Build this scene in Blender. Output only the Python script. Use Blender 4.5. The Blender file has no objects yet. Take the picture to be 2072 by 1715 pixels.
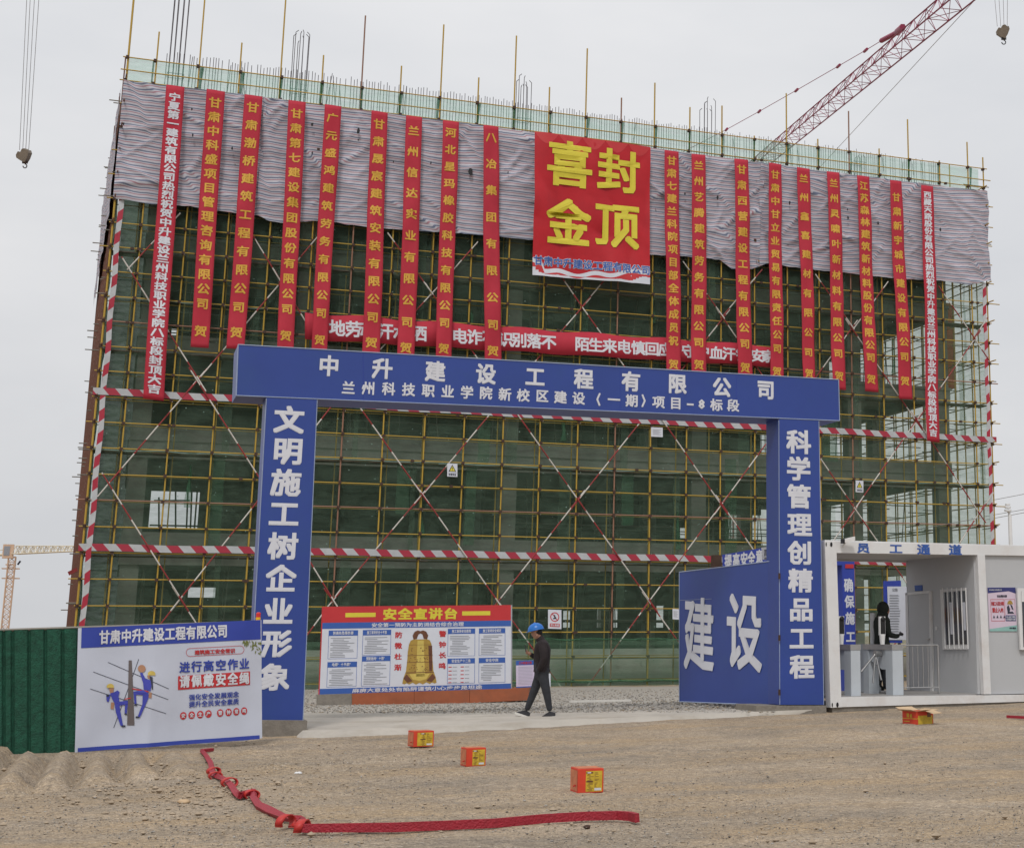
import bpy, bmesh, math, random
import numpy as np
from mathutils import Vector, noise as mnoise
random.seed(7)
rng = np.random.default_rng(7)
S = bpy.context.scene
COL = S.collection
R_ = math.radians

# ------------------------------------------------------------------ camera
W, H = 2072.0, 1715.0
YAW, PITCH, ROLL = 3.97639068e-01, -2.13490228e-01, -2.01100410e-03
F, CX, CY = 3077.87, 1548.79, 617.53
CAM = np.array([0.246, -57.745, 1.55])
def _rot(a, b, c):
    ca, sa, cb, sb, cc, sc = math.cos(a), math.sin(a), math.cos(b), math.sin(b), math.cos(c), math.sin(c)
    Rz = np.array([[ca, -sa, 0], [sa, ca, 0], [0, 0, 1]])
    B = np.array([[1, 0, 0], [0, 0, -1], [0, 1, 0]], float)
    Rx = np.array([[1, 0, 0], [0, cb, -sb], [0, sb, cb]])
    Rr = np.array([[cc, -sc, 0], [sc, cc, 0], [0, 0, 1]])
    return Rr @ Rx @ B @ Rz
RC = _rot(YAW, PITCH, ROLL)          # world -> camera (x right, y down, z forward)
cam = bpy.data.cameras.new('camera')
camo = bpy.data.objects.new('camera', cam)
COL.objects.link(camo)
from mathutils import Matrix
M3 = RC.T @ np.diag([1, -1, -1])
camo.matrix_world = Matrix([[*M3[0], CAM[0]], [*M3[1], CAM[1]], [*M3[2], CAM[2]], [0, 0, 0, 1]])
cam.sensor_width = 36; cam.sensor_fit = 'HORIZONTAL'
cam.lens = 36 * F / W
cam.shift_x = (W / 2 - CX) / W
cam.shift_y = (CY - H / 2) / W
cam.clip_start = 0.5; cam.clip_end = 5000
S.camera = camo

# ------------------------------------------------------------------ world, sun, exposure
SUN_EL, SUN_AZ = R_(52), R_(205)      # azimuth clockwise from +Y
wd = bpy.data.worlds.new('World'); S.world = wd; wd.use_nodes = True
nt = wd.node_tree; N = nt.nodes; L = nt.links
bg = N['Background']
sky = N.new('ShaderNodeTexSky'); sky.sky_type = 'NISHITA'; sky.sun_disc = False
sky.sun_elevation = SUN_EL; sky.sun_rotation = SUN_AZ; sky.air_density = 1.0; sky.dust_density = 3.0
hs = N.new('ShaderNodeHueSaturation'); hs.inputs['Saturation'].default_value = 0.25
L.new(sky.outputs[0], hs.inputs['Color'])
tc = N.new('ShaderNodeTexCoord')
sep = N.new('ShaderNodeSeparateXYZ'); L.new(tc.outputs['Generated'], sep.inputs[0])
mp = N.new('ShaderNodeMapping'); mp.inputs['Scale'].default_value = (1.6, 1.6, 5.0)
L.new(tc.outputs['Generated'], mp.inputs[0])
nz = N.new('ShaderNodeTexNoise'); nz.inputs['Scale'].default_value = 1.3; nz.inputs['Detail'].default_value = 5; nz.inputs['Roughness'].default_value = .55
L.new(mp.outputs[0], nz.inputs['Vector'])
cr = N.new('ShaderNodeValToRGB')
cr.color_ramp.elements[0].position = .30; cr.color_ramp.elements[0].color = (5.9, 6.05, 6.35, 1)
cr.color_ramp.elements[1].position = .72; cr.color_ramp.elements[1].color = (7.35, 7.35, 7.45, 1)
L.new(nz.outputs[0], cr.inputs[0])
mx = N.new('ShaderNodeMix'); mx.data_type = 'RGBA'; mx.inputs[0].default_value = 0.93
L.new(hs.outputs[0], mx.inputs[6]); L.new(cr.outputs[0], mx.inputs[7])
# the cloud deck brightens a little with height
mr = N.new('ShaderNodeMapRange'); mr.inputs[1].default_value = 0.0; mr.inputs[2].default_value = 0.9
mr.inputs[3].default_value = 1.0; mr.inputs[4].default_value = 1.45
L.new(sep.outputs[2], mr.inputs[0])
vm = N.new('ShaderNodeVectorMath'); vm.operation = 'SCALE'
L.new(mx.outputs[2], vm.inputs[0]); L.new(mr.outputs[0], vm.inputs['Scale'])
L.new(vm.outputs[0], bg.inputs[0]); bg.inputs[1].default_value = 0.1
sl = bpy.data.lights.new('sun', 'SUN'); sl.energy = 1.5; sl.angle = R_(10); sl.color = (1, .965, .92)
so = bpy.data.objects.new('sun', sl); COL.objects.link(so)
sd = Vector((math.sin(SUN_AZ) * math.cos(SUN_EL), math.cos(SUN_AZ) * math.cos(SUN_EL), math.sin(SUN_EL)))
so.rotation_euler = sd.to_track_quat('Z', 'Y').to_euler()
so.location = (0, -60, 60)
vs = S.view_settings
S.display_settings.display_device = 'sRGB'
vs.view_transform = 'Standard'; vs.look = 'None'; vs.exposure = 0.0; vs.gamma = 1.0; vs.use_curve_mapping = False
S.cycles.transparent_max_bounces = 24
S.cycles.max_bounces = 6
S.render.film_transparent = False

# ------------------------------------------------------------------ geometry from measured sight lines
def ray(px, py):
    return RC.T @ np.array([(px - CX) / F, (py - CY) / F, 1.0])
def dep(px, py, d):                   # point on a sight line at a given distance along the view axis
    r = ray(px, py)
    return CAM + r * d / (r @ RC[2])
def proj(P):
    c = RC @ (np.asarray(P, float) - CAM)
    return CX + F * c[0] / c[2], CY + F * c[1] / c[2], c[2]
Zv = np.array([0, 0, 1.0])
class Plane:                          # vertical plane through a and b; n points away from the camera
    def __init__(s, a, b):
        s.o = np.array(a, float); d = np.array(b, float) - s.o; d[2] = 0
        s.u = d / np.linalg.norm(d)
        n = np.array([-s.u[1], s.u[0], 0]); s.n = n if n @ (s.o - CAM) > 0 else -n
    def at(s, px, py, off=0.0):       # off > 0: nearer to the camera
        r = ray(px, py); o = s.o - s.n * off
        return CAM + r * ((o - CAM) @ s.n) / (r @ s.n)
class Quad:                           # bilinear patch TL,TR,BR,BL; u right, v down
    def __init__(s, tl, tr, br, bl, wave=None):
        s.c = [np.array(p, float) for p in (tl, tr, br, bl)]; s.wave = wave
        m = np.cross(s.c[1] - s.c[0], s.c[3] - s.c[0]); m /= np.linalg.norm(m)
        s.n = m if m @ (CAM - s.c[0]) > 0 else -m
    def at(s, u, v, off=0.0):
        a, b, c, d = s.c
        p = (a * (1 - u) + b * u) * (1 - v) + (d * (1 - u) + c * u) * v
        w = s.wave(u, v) if s.wave else 0.0
        return p + s.n * (off + w)

ANCH = np.array([(2.95, -31, .0), (12.23, -30.9, .15), (12.96, -30.9, .22), (17.2, -30.7, .25), (22, -30, .25), (7.87, -28.2, .03), (0, -34, 0), (-6, -35, -.02), (-3, -25, -.05),
    (11.5, -26.8, .1), (5.2, -17.2, -.18), (9.6, -19.1, -.10), (0, 0, -.33), (9, 0, -.33), (18, 0, -.33), (27, 0, -.33), (35, 0, -.33), (14, -8, -.27), (25, -10, -.2), (4, -8, -.3),
    (4.4, -35.3, 0), (4.7, -42.6, 0), (12.6, -34.9, .1), (0, -45, 0), (10, -45, .02), (20, -40, .1), (-10, -20, -.1), (20, -20, .0), (0, -56, 0), (10, -56, 0), (-15, -45, 0), (0, 20, -.33), (35, 20, -.33), (50, 0, -.3), (-20, 0, -.3)])
def terr(x, y):
    x = np.asarray(x, float); y = np.asarray(y, float)
    d2 = (x[..., None] - ANCH[:, 0]) ** 2 + (y[..., None] - ANCH[:, 1]) ** 2
    w = np.exp(-d2 / (2 * 3.6 ** 2)) + 1e-7 / (1 + d2)
    return (w * ANCH[:, 2]).sum(-1) / w.sum(-1)
def gnd(px, py):                      # where a sight line meets the ground
    r = ray(px, py); z = 0.0
    for _ in range(12):
        p = CAM + r * (z - CAM[2]) / r[2]; z = float(terr(p[0], p[1]))
    return np.array([p[0], p[1], z])

# ------------------------------------------------------------------ object helpers
ORG = {}
JOINED = {'white_lettering', 'small_white_lettering', 'red_print', 'blue_print', 'dark_print', 'red_lettering', 'navy_print', 'print', 'mark', 'lettering_outline'}
def thing(name, label, cat, loc=(0, 0, 0), group=None):
    o = bpy.data.objects.new(name, None); COL.objects.link(o)
    o.location = [float(c) for c in loc]; o.empty_display_size = .2
    o['label'] = label; o['category'] = cat
    if group: o['group'] = group
    ORG[o.name] = np.array(loc, float)
    return o
def tag(o, label=None, cat=None, group=None, kind=None):
    for k, v in (('label', label), ('category', cat), ('group', group), ('kind', kind)):
        if v: o[k] = v
    return o
class MB:
    def __init__(s): s.v = []; s.f = []; s.m = []; s.sm = []; s.marks = []
    def mark(s): s.marks.append((len(s.v), len(s.f)))
    def add(s, vs, fs, m=0, smooth=False):
        b = len(s.v); s.v += [tuple(float(c) for c in p) for p in vs]
        for f in fs: s.f.append([b + i for i in f]); s.m.append(m); s.sm.append(smooth)
    def box(s, lo, hi, m=0):
        x0, y0, z0 = lo; x1, y1, z1 = hi
        s.add([(x0, y0, z0), (x1, y0, z0), (x1, y1, z0), (x0, y1, z0), (x0, y0, z1), (x1, y0, z1), (x1, y1, z1), (x0, y1, z1)],
              [(3, 2, 1, 0), (4, 5, 6, 7), (0, 1, 5, 4), (1, 2, 6, 5), (2, 3, 7, 6), (3, 0, 4, 7)], m)
    def obox(s, o, a, b, c, m=0):     # corner o and three edge vectors
        o, a, b, c = (np.array(t, float) for t in (o, a, b, c))
        s.add([o, o + a, o + a + b, o + b, o + c, o + a + c, o + a + b + c, o + b + c],
              [(3, 2, 1, 0), (4, 5, 6, 7), (0, 1, 5, 4), (1, 2, 6, 5), (2, 3, 7, 6), (3, 0, 4, 7)], m)
    def tube(s, a, b, r, n=6, m=0, r2=None, caps=True):
        a = np.array(a, float); b = np.array(b, float); d = b - a; l = np.linalg.norm(d)
        if l < 1e-6: return
        d /= l; t = np.array([0, 0, 1.]) if abs(d[2]) < .9 else np.array([1., 0, 0])
        e = np.cross(d, t); e /= np.linalg.norm(e); g = np.cross(d, e); r2 = r if r2 is None else r2
        vs = [a + (e * math.cos(2 * math.pi * k / n) + g * math.sin(2 * math.pi * k / n)) * r for k in range(n)] + \
             [b + (e * math.cos(2 * math.pi * k / n) + g * math.sin(2 * math.pi * k / n)) * r2 for k in range(n)]
        fs = [(k, (k + 1) % n, n + (k + 1) % n, n + k) for k in range(n)]
        s.add(vs, fs, m, n > 5)
        if caps: s.add(vs, [tuple(range(n))[::-1], tuple(range(n, 2 * n))], m)
    def path(s, pts, r, n=5, m=0):
        for a, b in zip(pts[:-1], pts[1:]): s.tube(a, b, r, n, m)
    def prism(s, poly, vec, m=0):     # planar polygon extruded by vec
        poly = [np.array(p, float) for p in poly]; k = len(poly); vec = np.array(vec, float)
        s.add(poly + [p + vec for p in poly], [tuple(range(k)), tuple(range(2 * k - 1, k - 1, -1))] + [(i, k + i, k + (i + 1) % k, (i + 1) % k) for i in range(k)], m)
    def poly(s, pts, m=0): s.add(pts, [tuple(range(len(pts)))], m)
    def grid(s, fn, nu, nv, m=0, smooth=True):
        vs = [fn(i / nu, j / nv) for j in range(nv + 1) for i in range(nu + 1)]
        s.add(vs, [(j * (nu + 1) + i, j * (nu + 1) + i + 1, (j + 1) * (nu + 1) + i + 1, (j + 1) * (nu + 1) + i) for j in range(nv) for i in range(nu)], m, smooth)
    def ball(s, c, r, m=0, nu=10, nv=6, sc=(1, 1, 1)):
        c = np.array(c, float); vs = []
        for j in range(1, nv):
            t = math.pi * j / nv
            for i in range(nu):
                p = 2 * math.pi * i / nu
                vs.append(c + r * np.array([math.sin(t) * math.cos(p) * sc[0], math.sin(t) * math.sin(p) * sc[1], math.cos(t) * sc[2]]))
        fs = [(j * nu + i, (j + 1) * nu + i, (j + 1) * nu + (i + 1) % nu, j * nu + (i + 1) % nu) for j in range(nv - 2) for i in range(nu)]
        a = len(vs); vs += [c + np.array([0, 0, r * sc[2]]), c - np.array([0, 0, r * sc[2]])]
        fs += [(a, i, (i + 1) % nu) for i in range(nu)] + [(a + 1, (nv - 2) * nu + (i + 1) % nu, (nv - 2) * nu + i) for i in range(nu)]
        s.add(vs, fs, m, True)
    def mesh(s, name, mats, org=(0, 0, 0)):
        me = bpy.data.meshes.new(name); o = np.array(org, float)
        va = np.array(s.v) - o if len(s.v) else np.zeros((0, 3))
        me.from_pydata(va.tolist(), [], s.f)
        for m in (mats if isinstance(mats, (list, tuple)) else [mats]): me.materials.append(m)
        me.polygons.foreach_set('material_index', s.m); me.polygons.foreach_set('use_smooth', s.sm)
        me.update(); return me
    def pieces(s):
        mk = ([(0, 0)] if s.marks[0][1] else []) + s.marks + [(len(s.v), len(s.f))]
        for (v0, f0), (v1, f1) in zip(mk[:-1], mk[1:]):
            q = MB(); q.v = s.v[v0:v1]; q.f = [[i - v0 for i in f] for f in s.f[f0:f1]]; q.m = s.m[f0:f1]; q.sm = s.sm[f0:f1]; yield q
    def build(s, name, mats, parent=None, loc=None, **kw):
        if s.marks and parent is not None and name not in JOINED:      # every marked piece is a part of its own
            for q in s.pieces():
                if q.f: o = q.build('character' if name == 'lettering' else name, mats, parent)
            return o
        if parent is None:
            org = np.array(loc if loc is not None else (0, 0, 0), float)
        else: org = ORG[parent.name]
        o = bpy.data.objects.new(name, s.mesh(name, mats, org)); COL.objects.link(o)
        if parent: o.parent = parent
        else: o.location = org.tolist()
        ORG[o.name] = org; tag(o, **kw); return o
def inst(name, me, parent, world):    # a piece that shares mesh data
    o = bpy.data.objects.new(name, me); COL.objects.link(o); o.parent = parent
    o.location = (np.array(world, float) - ORG[parent.name]).tolist(); ORG[o.name] = np.array(world, float)
    return o

# ------------------------------------------------------------------ materials
def srgb(c):
    return tuple(((x / 255) / 12.92 if x / 255 <= .04045 else ((x / 255 + .055) / 1.055) ** 2.4) for x in c)
def mat(name, col, rough=.6, var=.12, scale=3.0, metal=0.0, bump=0.0, bscale=None, spec=.4, emit=None, dirt=None, dscale=1.2, damt=.35, coord='Object'):
    m = bpy.data.materials.new(name); m.use_nodes = True; nt = m.node_tree; N = nt.nodes; L = nt.links; p = N['Principled BSDF']
    p.inputs['Roughness'].default_value = rough; p.inputs['Metallic'].default_value = metal
    p.inputs['Specular IOR Level'].default_value = spec
    t = N.new('ShaderNodeTexCoord'); n = N.new('ShaderNodeTexNoise'); n.inputs['Scale'].default_value = scale; n.inputs['Detail'].default_value = 6
    n.inputs['Roughness'].default_value = .65
    L.new(t.outputs[coord], n.inputs['Vector'])
    r = N.new('ShaderNodeMapRange'); r.inputs[1].default_value = .3; r.inputs[2].default_value = .7; r.inputs[3].default_value = 1 - var; r.inputs[4].default_value = 1 + var
    L.new(n.outputs[0], r.inputs[0])
    v = N.new('ShaderNodeVectorMath'); v.operation = 'SCALE'; v.inputs[0].default_value = col[:3]; L.new(r.outputs[0], v.inputs['Scale'])
    out = v.outputs[0]
    if dirt:
        n2 = N.new('ShaderNodeTexNoise'); n2.inputs['Scale'].default_value = dscale; n2.inputs['Detail'].default_value = 8; n2.inputs['Roughness'].default_value = .7
        L.new(t.outputs[coord], n2.inputs['Vector'])
        r2 = N.new('ShaderNodeMapRange'); r2.inputs[1].default_value = .5; r2.inputs[2].default_value = .75; r2.inputs[4].default_value = damt
        L.new(n2.outputs[0], r2.inputs[0])
        x = N.new('ShaderNodeMix'); x.data_type = 'RGBA'; L.new(r2.outputs[0], x.inputs[0]); L.new(out, x.inputs[6]); x.inputs[7].default_value = (*dirt, 1)
        out = x.outputs[2]
    L.new(out, p.inputs['Base Color'])
    if bump:
        b = N.new('ShaderNodeBump'); b.inputs['Strength'].default_value = bump; b.inputs['Distance'].default_value = .045 if name.startswith('dusty') else .02
        n3 = N.new('ShaderNodeTexNoise'); n3.inputs['Scale'].default_value = bscale or scale * 4; n3.inputs['Detail'].default_value = 5
        L.new(t.outputs[coord], n3.inputs['Vector']); L.new(n3.outputs[0], b.inputs['Height']); L.new(b.outputs[0], p.inputs['Normal'])
    if emit:
        p.inputs['Emission Color'].default_value = (*emit[:3], 1); p.inputs['Emission Strength'].default_value = emit[3]
    return m
def net_mat(name, col, alpha, scale=2.0):
    m = mat(name, col, .9, .25, scale, spec=.1); nt = m.node_tree; N = nt.nodes; L = nt.links
    p = N['Principled BSDF']; out = N['Material Output']
    tr = N.new('ShaderNodeBsdfTransparent'); tr.inputs[0].default_value = (.965, 1, .972, 1)
    tl = N.new('ShaderNodeBsdfTranslucent'); tl.inputs[0].default_value = (*[c * 1.1 for c in col], 1)
    mm = N.new('ShaderNodeMixShader'); mm.inputs[0].default_value = .35
    L.new(p.outputs[0], mm.inputs[1]); L.new(tl.outputs[0], mm.inputs[2])
    a = N.new('ShaderNodeMixShader')
    t = N.new('ShaderNodeTexCoord'); n = N.new('ShaderNodeTexNoise'); n.inputs['Scale'].default_value = .9; n.inputs['Detail'].default_value = 7
    q_ = N.new('ShaderNodeMapping'); q_.inputs['Scale'].default_value = (1.0, 1.0, 4.5); q_.inputs['Rotation'].default_value = (0, .18, 0)
    n.inputs['Scale'].default_value = 1.6; n.inputs['Roughness'].default_value = .7
    L.new(t.outputs['Object'], q_.inputs[0]); L.new(q_.outputs[0], n.inputs['Vector'])
    r = N.new('ShaderNodeMapRange'); r.inputs[1].default_value = .3; r.inputs[2].default_value = .7; r.inputs[3].default_value = alpha - .10; r.inputs[4].default_value = min(1, alpha + .13)
    L.new(n.outputs[0], r.inputs[0]); L.new(r.outputs[0], a.inputs[0])
    L.new(tr.outputs[0], a.inputs[1]); L.new(mm.outputs[0], a.inputs[2]); L.new(a.outputs[0], out.inputs[0])
    return m
def stripe_mat(name, axis, period, slant, red, white):
    m = mat(name, white, .5, .1, 4); nt = m.node_tree; N = nt.nodes; L = nt.links; p = N['Principled BSDF']
    t = N.new('ShaderNodeTexCoord'); s = N.new('ShaderNodeSeparateXYZ'); L.new(t.outputs['Object'], s.inputs[0])
    def math_(op, a, b):
        q = N.new('ShaderNodeMath'); q.operation = op
        for k, x in enumerate((a, b)):
            if x is None: continue
            if isinstance(x, (int, float)): q.inputs[k].default_value = x
            else: L.new(x, q.inputs[k])
        return q.outputs[0]
    u, v = (s.outputs[0], s.outputs[2]) if axis == 'x' else (s.outputs[2], s.outputs[0])
    w = math_('FRACT', math_('DIVIDE', math_('ADD', u, math_('MULTIPLY', v, slant)), period), None)
    g = math_('GREATER_THAN', w, .5)
    src = p.inputs['Base Color'].links[0].from_socket
    x = N.new('ShaderNodeMix'); x.data_type = 'RGBA'; L.new(g, x.inputs[0]); L.new(src, x.inputs[6]); x.inputs[7].default_value = (*red, 1)
    L.new(x.outputs[2], p.inputs['Base Color']); return m

C = {}
C['yellow_pipe'] = mat('yellow_pipe', (.43, .28, .04), .5, .25, 1.2, dirt=(.15, .09, .04), dscale=2.5, damt=.55)
C['grey_pipe'] = mat('grey_pipe', (.20, .18, .15), .5, .2, 2)
C['rusty'] = mat('rusty_coupler', (.055, .028, .018), .7, .3, 8)
C['red_pipe'] = mat('red_pipe', (.26, .03, .03), .5, .15, 3, dirt=(.12, .06, .05), damt=.4)
C['white_pipe'] = mat('white_pipe', (.55, .52, .48), .5, .12, 3, dirt=(.25, .2, .17), damt=.4)
C['concrete'] = mat('grey_concrete', (.24, .235, .215), .85, .14, .7, bump=.3, dirt=(.13, .13, .12), damt=.5)
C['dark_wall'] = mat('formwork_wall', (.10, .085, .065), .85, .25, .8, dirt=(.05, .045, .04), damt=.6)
C['rebar'] = mat('steel_rebar', (.11, .10, .11), .6, .2, 5)
C['net'] = net_mat('green_mesh_net', (.13, .20, .145), .36)
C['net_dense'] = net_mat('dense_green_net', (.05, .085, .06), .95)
C['net_bright'] = net_mat('bright_green_net', (.09, .21, .125), .46)
C['net_hem_mat'] = mat('pale_net_hem', (.20, .29, .25), .8)
C['net_gather'] = net_mat('gathered_net', (.02, .12, .06), .75)
C['net_roof'] = net_mat('roof_edge_net', (.26, .52, .40), .36)
C['net_ground'] = net_mat('ground_strip_net', (.15, .27, .18), .36)
C['base_concrete'] = mat('pale_base_concrete', (.46, .46, .42), .85, .12, .8, bump=.3)
C['net_light'] = net_mat('thin_green_net', (.46, .55, .48), .19)
C['band_h'] = stripe_mat('striped_toe_board', 'x', .80, 0.9, (.33, .025, .048), (.41, .425, .44))
C['band_v'] = stripe_mat('striped_corner_board', 'z', .80, -0.9, (.36, .022, .045), (.44, .455, .47))
C['blue'] = mat('blue_sheet_metal', (.027, .058, .265), .42, .08, .7, bump=.08, bscale=1.5, dirt=(.03, .075, .22), dscale=.8, damt=.5)
C['blue_side'] = mat('blue_side_panel', (.05, .085, .24), .42, .07, .9)
C['seam'] = mat('pale_seam', (.30, .36, .50), .5, .1)
C['letter_white'] = mat('white_lettering', (.62, .63, .68), .5, .04)
C['letter_yellow'] = mat('yellow_lettering', (.60, .34, .045), .6, .05)
C['letter_bigyellow'] = mat('bright_yellow_lettering', (.62, .53, .045), .6, .05)
C['banner_red'] = mat('red_banner_cloth', (.41, .03, .05), .7, .1, 1.0, bump=.25, bscale=3, spec=.2)
C['bigbanner'] = mat('red_vinyl', (.42, .012, .02), .45, .12, .8, bump=.5, bscale=1.6, spec=.3)
C['sign_red'] = mat('sign_red', (.48, .03, .035), .5, .05)
C['sign_blue'] = mat('sign_blue', (.035, .10, .36), .5, .05)
C['sign_white'] = mat('sign_white', (.58, .60, .66), .5, .04)
C['print_grey'] = mat('grey_print', (.24, .25, .28), .6, .05)
C['print_dark'] = mat('dark_print', (.03, .035, .06), .6, .05)
C['gold'] = mat('printed_gold', (.36, .23, .045), .5, .15, 5)
C['gold_hi'] = mat('printed_pale_gold', (.55, .42, .10), .5, .1, 5)
C['gold_dk'] = mat('printed_dark_gold', (.13, .05, .025), .5, .2, 6)
C['ply'] = mat('orange_plywood', (.30, .085, .035), .6, .2, 2, dirt=(.15, .08, .05), damt=.5)
C['cabin'] = mat('cabin_panel', (.45, .46, .475), .5, .04, 1.2, dirt=(.30, .30, .30), damt=.3)
C['cabin_frame'] = mat('white_painted_steel', (.66, .66, .66), .45, .05, 2, dirt=(.40, .27, .18), dscale=1.6, damt=.35)
C['cabin_ceiling'] = mat('cabin_ceiling_panel', (.58, .57, .56), .7, .1, 1)
C['glass'] = mat('dark_window_glass', (.03, .035, .045), .08, .1, 1, spec=.8)
C['steel'] = mat('brushed_steel', (.42, .42, .42), .35, .1, 4, metal=.8)
C['turn'] = mat('turnstile_paint', (.46, .50, .54), .45, .05)
C['black'] = mat('black_plastic', (.012, .012, .014), .4, .1)
C['jacket'] = mat('dark_jacket', (.022, .016, .018), .8, .35, 9, bump=.3, bscale=14)
C['trousers'] = mat('charcoal_trousers', (.032, .035, .042), .85, .25, 6, bump=.3, bscale=10)
C['coat'] = mat('black_hooded_coat', (.018, .023, .019), .85, .2, 5)
C['skin'] = mat('skin', (.36, .19, .13), .55, .08, 8)
C['hair'] = mat('black_hair', (.012, .010, .010), .7, .1)
C['helmet'] = mat('blue_hard_hat', (.02, .15, .50), .3, .05)
C['shoe'] = mat('dark_sneaker', (.03, .03, .035), .6, .1)
C['sole'] = mat('white_sole', (.62, .60, .56), .6, .05)
C['green_fence'] = mat('green_turf_sheet', (.009, .068, .04), .8, .4, 14, bump=.8, bscale=45)
C['poster'] = mat('pale_vinyl_banner', (.50, .53, .62), .5, .05, .8, bump=.35, bscale=1.1)
C['poster_blue'] = mat('vinyl_blue', (.03, .055, .33), .5, .06)
C['box_red'] = mat('red_cardboard', (.58, .05, .02), .6, .12, 6)
C['box_yellow'] = mat('yellow_cardboard_print', (.52, .36, .03), .6, .25, 14)
C['box_side'] = mat('pale_orange_cardboard', (.50, .17, .08), .65, .3, 10)
C['card'] = mat('brown_cardboard', (.50, .36, .22), .8, .08, 4)
C['ribbon'] = mat('red_firecracker_roll', (.31, .014, .028), .55, .15, 20, bump=.8, bscale=60)
C['ribbon_in'] = mat('bright_red_paper', (.45, .03, .025), .5, .1, 12)
C['crane_red'] = mat('crane_red_paint', (.26, .025, .07), .45, .15, 1)
C['crane_pale'] = mat('crane_pale_paint', (.62, .55, .42), .5, .15, .5)
C['crane_hazed_rust'] = mat('crane_hazed_rust_paint', (.55, .38, .27), .5, .15, .5)  # rust paint made paler, distance haze put into the colour
C['wire'] = mat('steel_wire', (.33, .33, .34), .5, .1)
C['hookblock'] = mat('hook_block_paint', (.20, .16, .12), .6, .35, 3, dirt=(.06, .06, .06), damt=.6)
C['apron'] = mat('pale_concrete_apron', (.42, .385, .335), .85, .12, 1.2, bump=.25, bscale=10, dirt=(.26, .215, .16), dscale=.9, damt=.8)
C['kerb'] = mat('rough_concrete_footing', (.20, .18, .155), .9, .2, 5, bump=.7, bscale=18)
C['plaster'] = mat('white_ceramic', (.7, .7, .7), .5, .05)
C['lamp_y'] = mat('amber_lamp', (.75, .42, .02), .3, .05)
C['lamp_r'] = mat('red_lamp', (.6, .03, .03), .3, .05)

# ------------------------------------------------------------------ glyphs (built-in font), gathered once
TXT = set('宁夏第一建筑有限公司热烈祝贺中升建设兰州科技职业学院八标段封顶大吉甘肃中科盛项目管理咨询有限公司渤桥建筑工程第七建设集团股份广元盛鸿劳务晟宸安装信达实业河北星玛橡胶科技八冶集团七建兰科院项目部全体成员祝艺腾西营立业贸易有限责任鑫喜材灵啸叶新材料江苏森林建筑新材料股份新宇城市西藏天路喜封金顶地劳动汗水洒电诈不识别落陌生来电慎回应守护血汗钱安家工程新校区（一期）项目-8标段文明施工树企业形象科学管理创精品工程提高安全意确保施工员工通道安全宣讲台预防为主防消结合综合治理防微杜渐警钟长鸣麻痹大意处处有陷阱谨慎小心步步是坦途防高处坠落伤害施工现场安全十不准电焊“十不烧”预防触电死亡防措生产建筑施工安全常识进行高空作业请佩戴安全绳强化安全发展观念提升全民素质警辅助措王注意禁止吸烟入内非施工人员及车辆必须戴安全帽警示牌进入现场保卫室公告工人权益信息须知原则规定奖惩十二条守则')
GL = {}
def _glyphs():
    obs = {}
    for ch in sorted(TXT):
        c = bpy.data.curves.new('g', 'FONT'); c.body = ch; c.resolution_u = 1
        o = bpy.data.objects.new('g', c); COL.objects.link(o); obs[ch] = o
    dg = bpy.context.evaluated_depsgraph_get()
    for ch, o in obs.items():
        me = bpy.data.meshes.new_from_object(o.evaluated_get(dg))
        v = np.array([w.co[:2] for w in me.vertices]) if len(me.vertices) else np.zeros((0, 2))
        GL[ch] = (v, [list(p.vertices) for p in me.polygons]); bpy.data.meshes.remove(me)
    for o in obs.values():
        c = o.data; bpy.data.objects.remove(o); bpy.data.curves.remove(c)
_glyphs()
def glyph(mb, ch, fn, bold=.03, m=0, fit=False, step=.0005, lift=.004):
    """fn(x, y, off) maps the unit cell (x right, y up, both -.5...5) to the surface"""
    if ch not in GL or not len(GL[ch][0]): return
    v, fs = GL[ch]
    if fit:
        lo, hi = v.min(0), v.max(0); q = (v - lo) / (hi - lo) - .5; sx, sy = 1 / (hi - lo)
    else:
        q = v - np.array([.5, .36]); sx = sy = 1.0
        if ch == '8': q = v - np.array([.28, .36])
        if ch == '-': q = (v - v.mean(0)) * np.array([2.0, 1.0])
    mb.mark()
    offs = ([(bold * max(-1, min(1, 1.35 * math.cos(6.2832 * k / 24))), bold * max(-1, min(1, 1.35 * math.sin(6.2832 * k / 24)))) for k in range(24)] + [(0, 0)]) if fit else [(bold * a, bold * b) for a, b in ((-1, -1), (1, -1), (1, 1), (-1, 1), (0, -1), (0, 1), (-1, 0), (1, 0), (0, 0))]
    for k, (dx, dy) in enumerate(offs):
        mb.add([fn(x + dx * sx, y + dy * sy, lift + k * step) for x, y in q], fs, m)
def cell(quad, u, v, w, h, flip=False):      # glyph cell centred at (u,v) with size w,h in patch units
    return lambda x, y, o: quad.at(u + x * w, v - y * h, o)
def ptext(mb, plane, items, bold=.03, m=0, fit=False, base=0.0):
    """items: (char, px, py, w, h) with sizes in photo pixels"""
    for ch, px, py, w, h in items:
        c = plane.at(px, py, base); wm = np.linalg.norm(plane.at(px + w / 2, py, base) - plane.at(px - w / 2, py, base))
        hm = np.linalg.norm(plane.at(px, py + h / 2, base) - plane.at(px, py - h / 2, base))
        glyph(mb, ch, lambda x, y, o, c=c, wm=wm, hm=hm: c + plane.u * (x * wm) + Zv * (y * hm) - plane.n * o, bold, m, fit)

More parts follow.
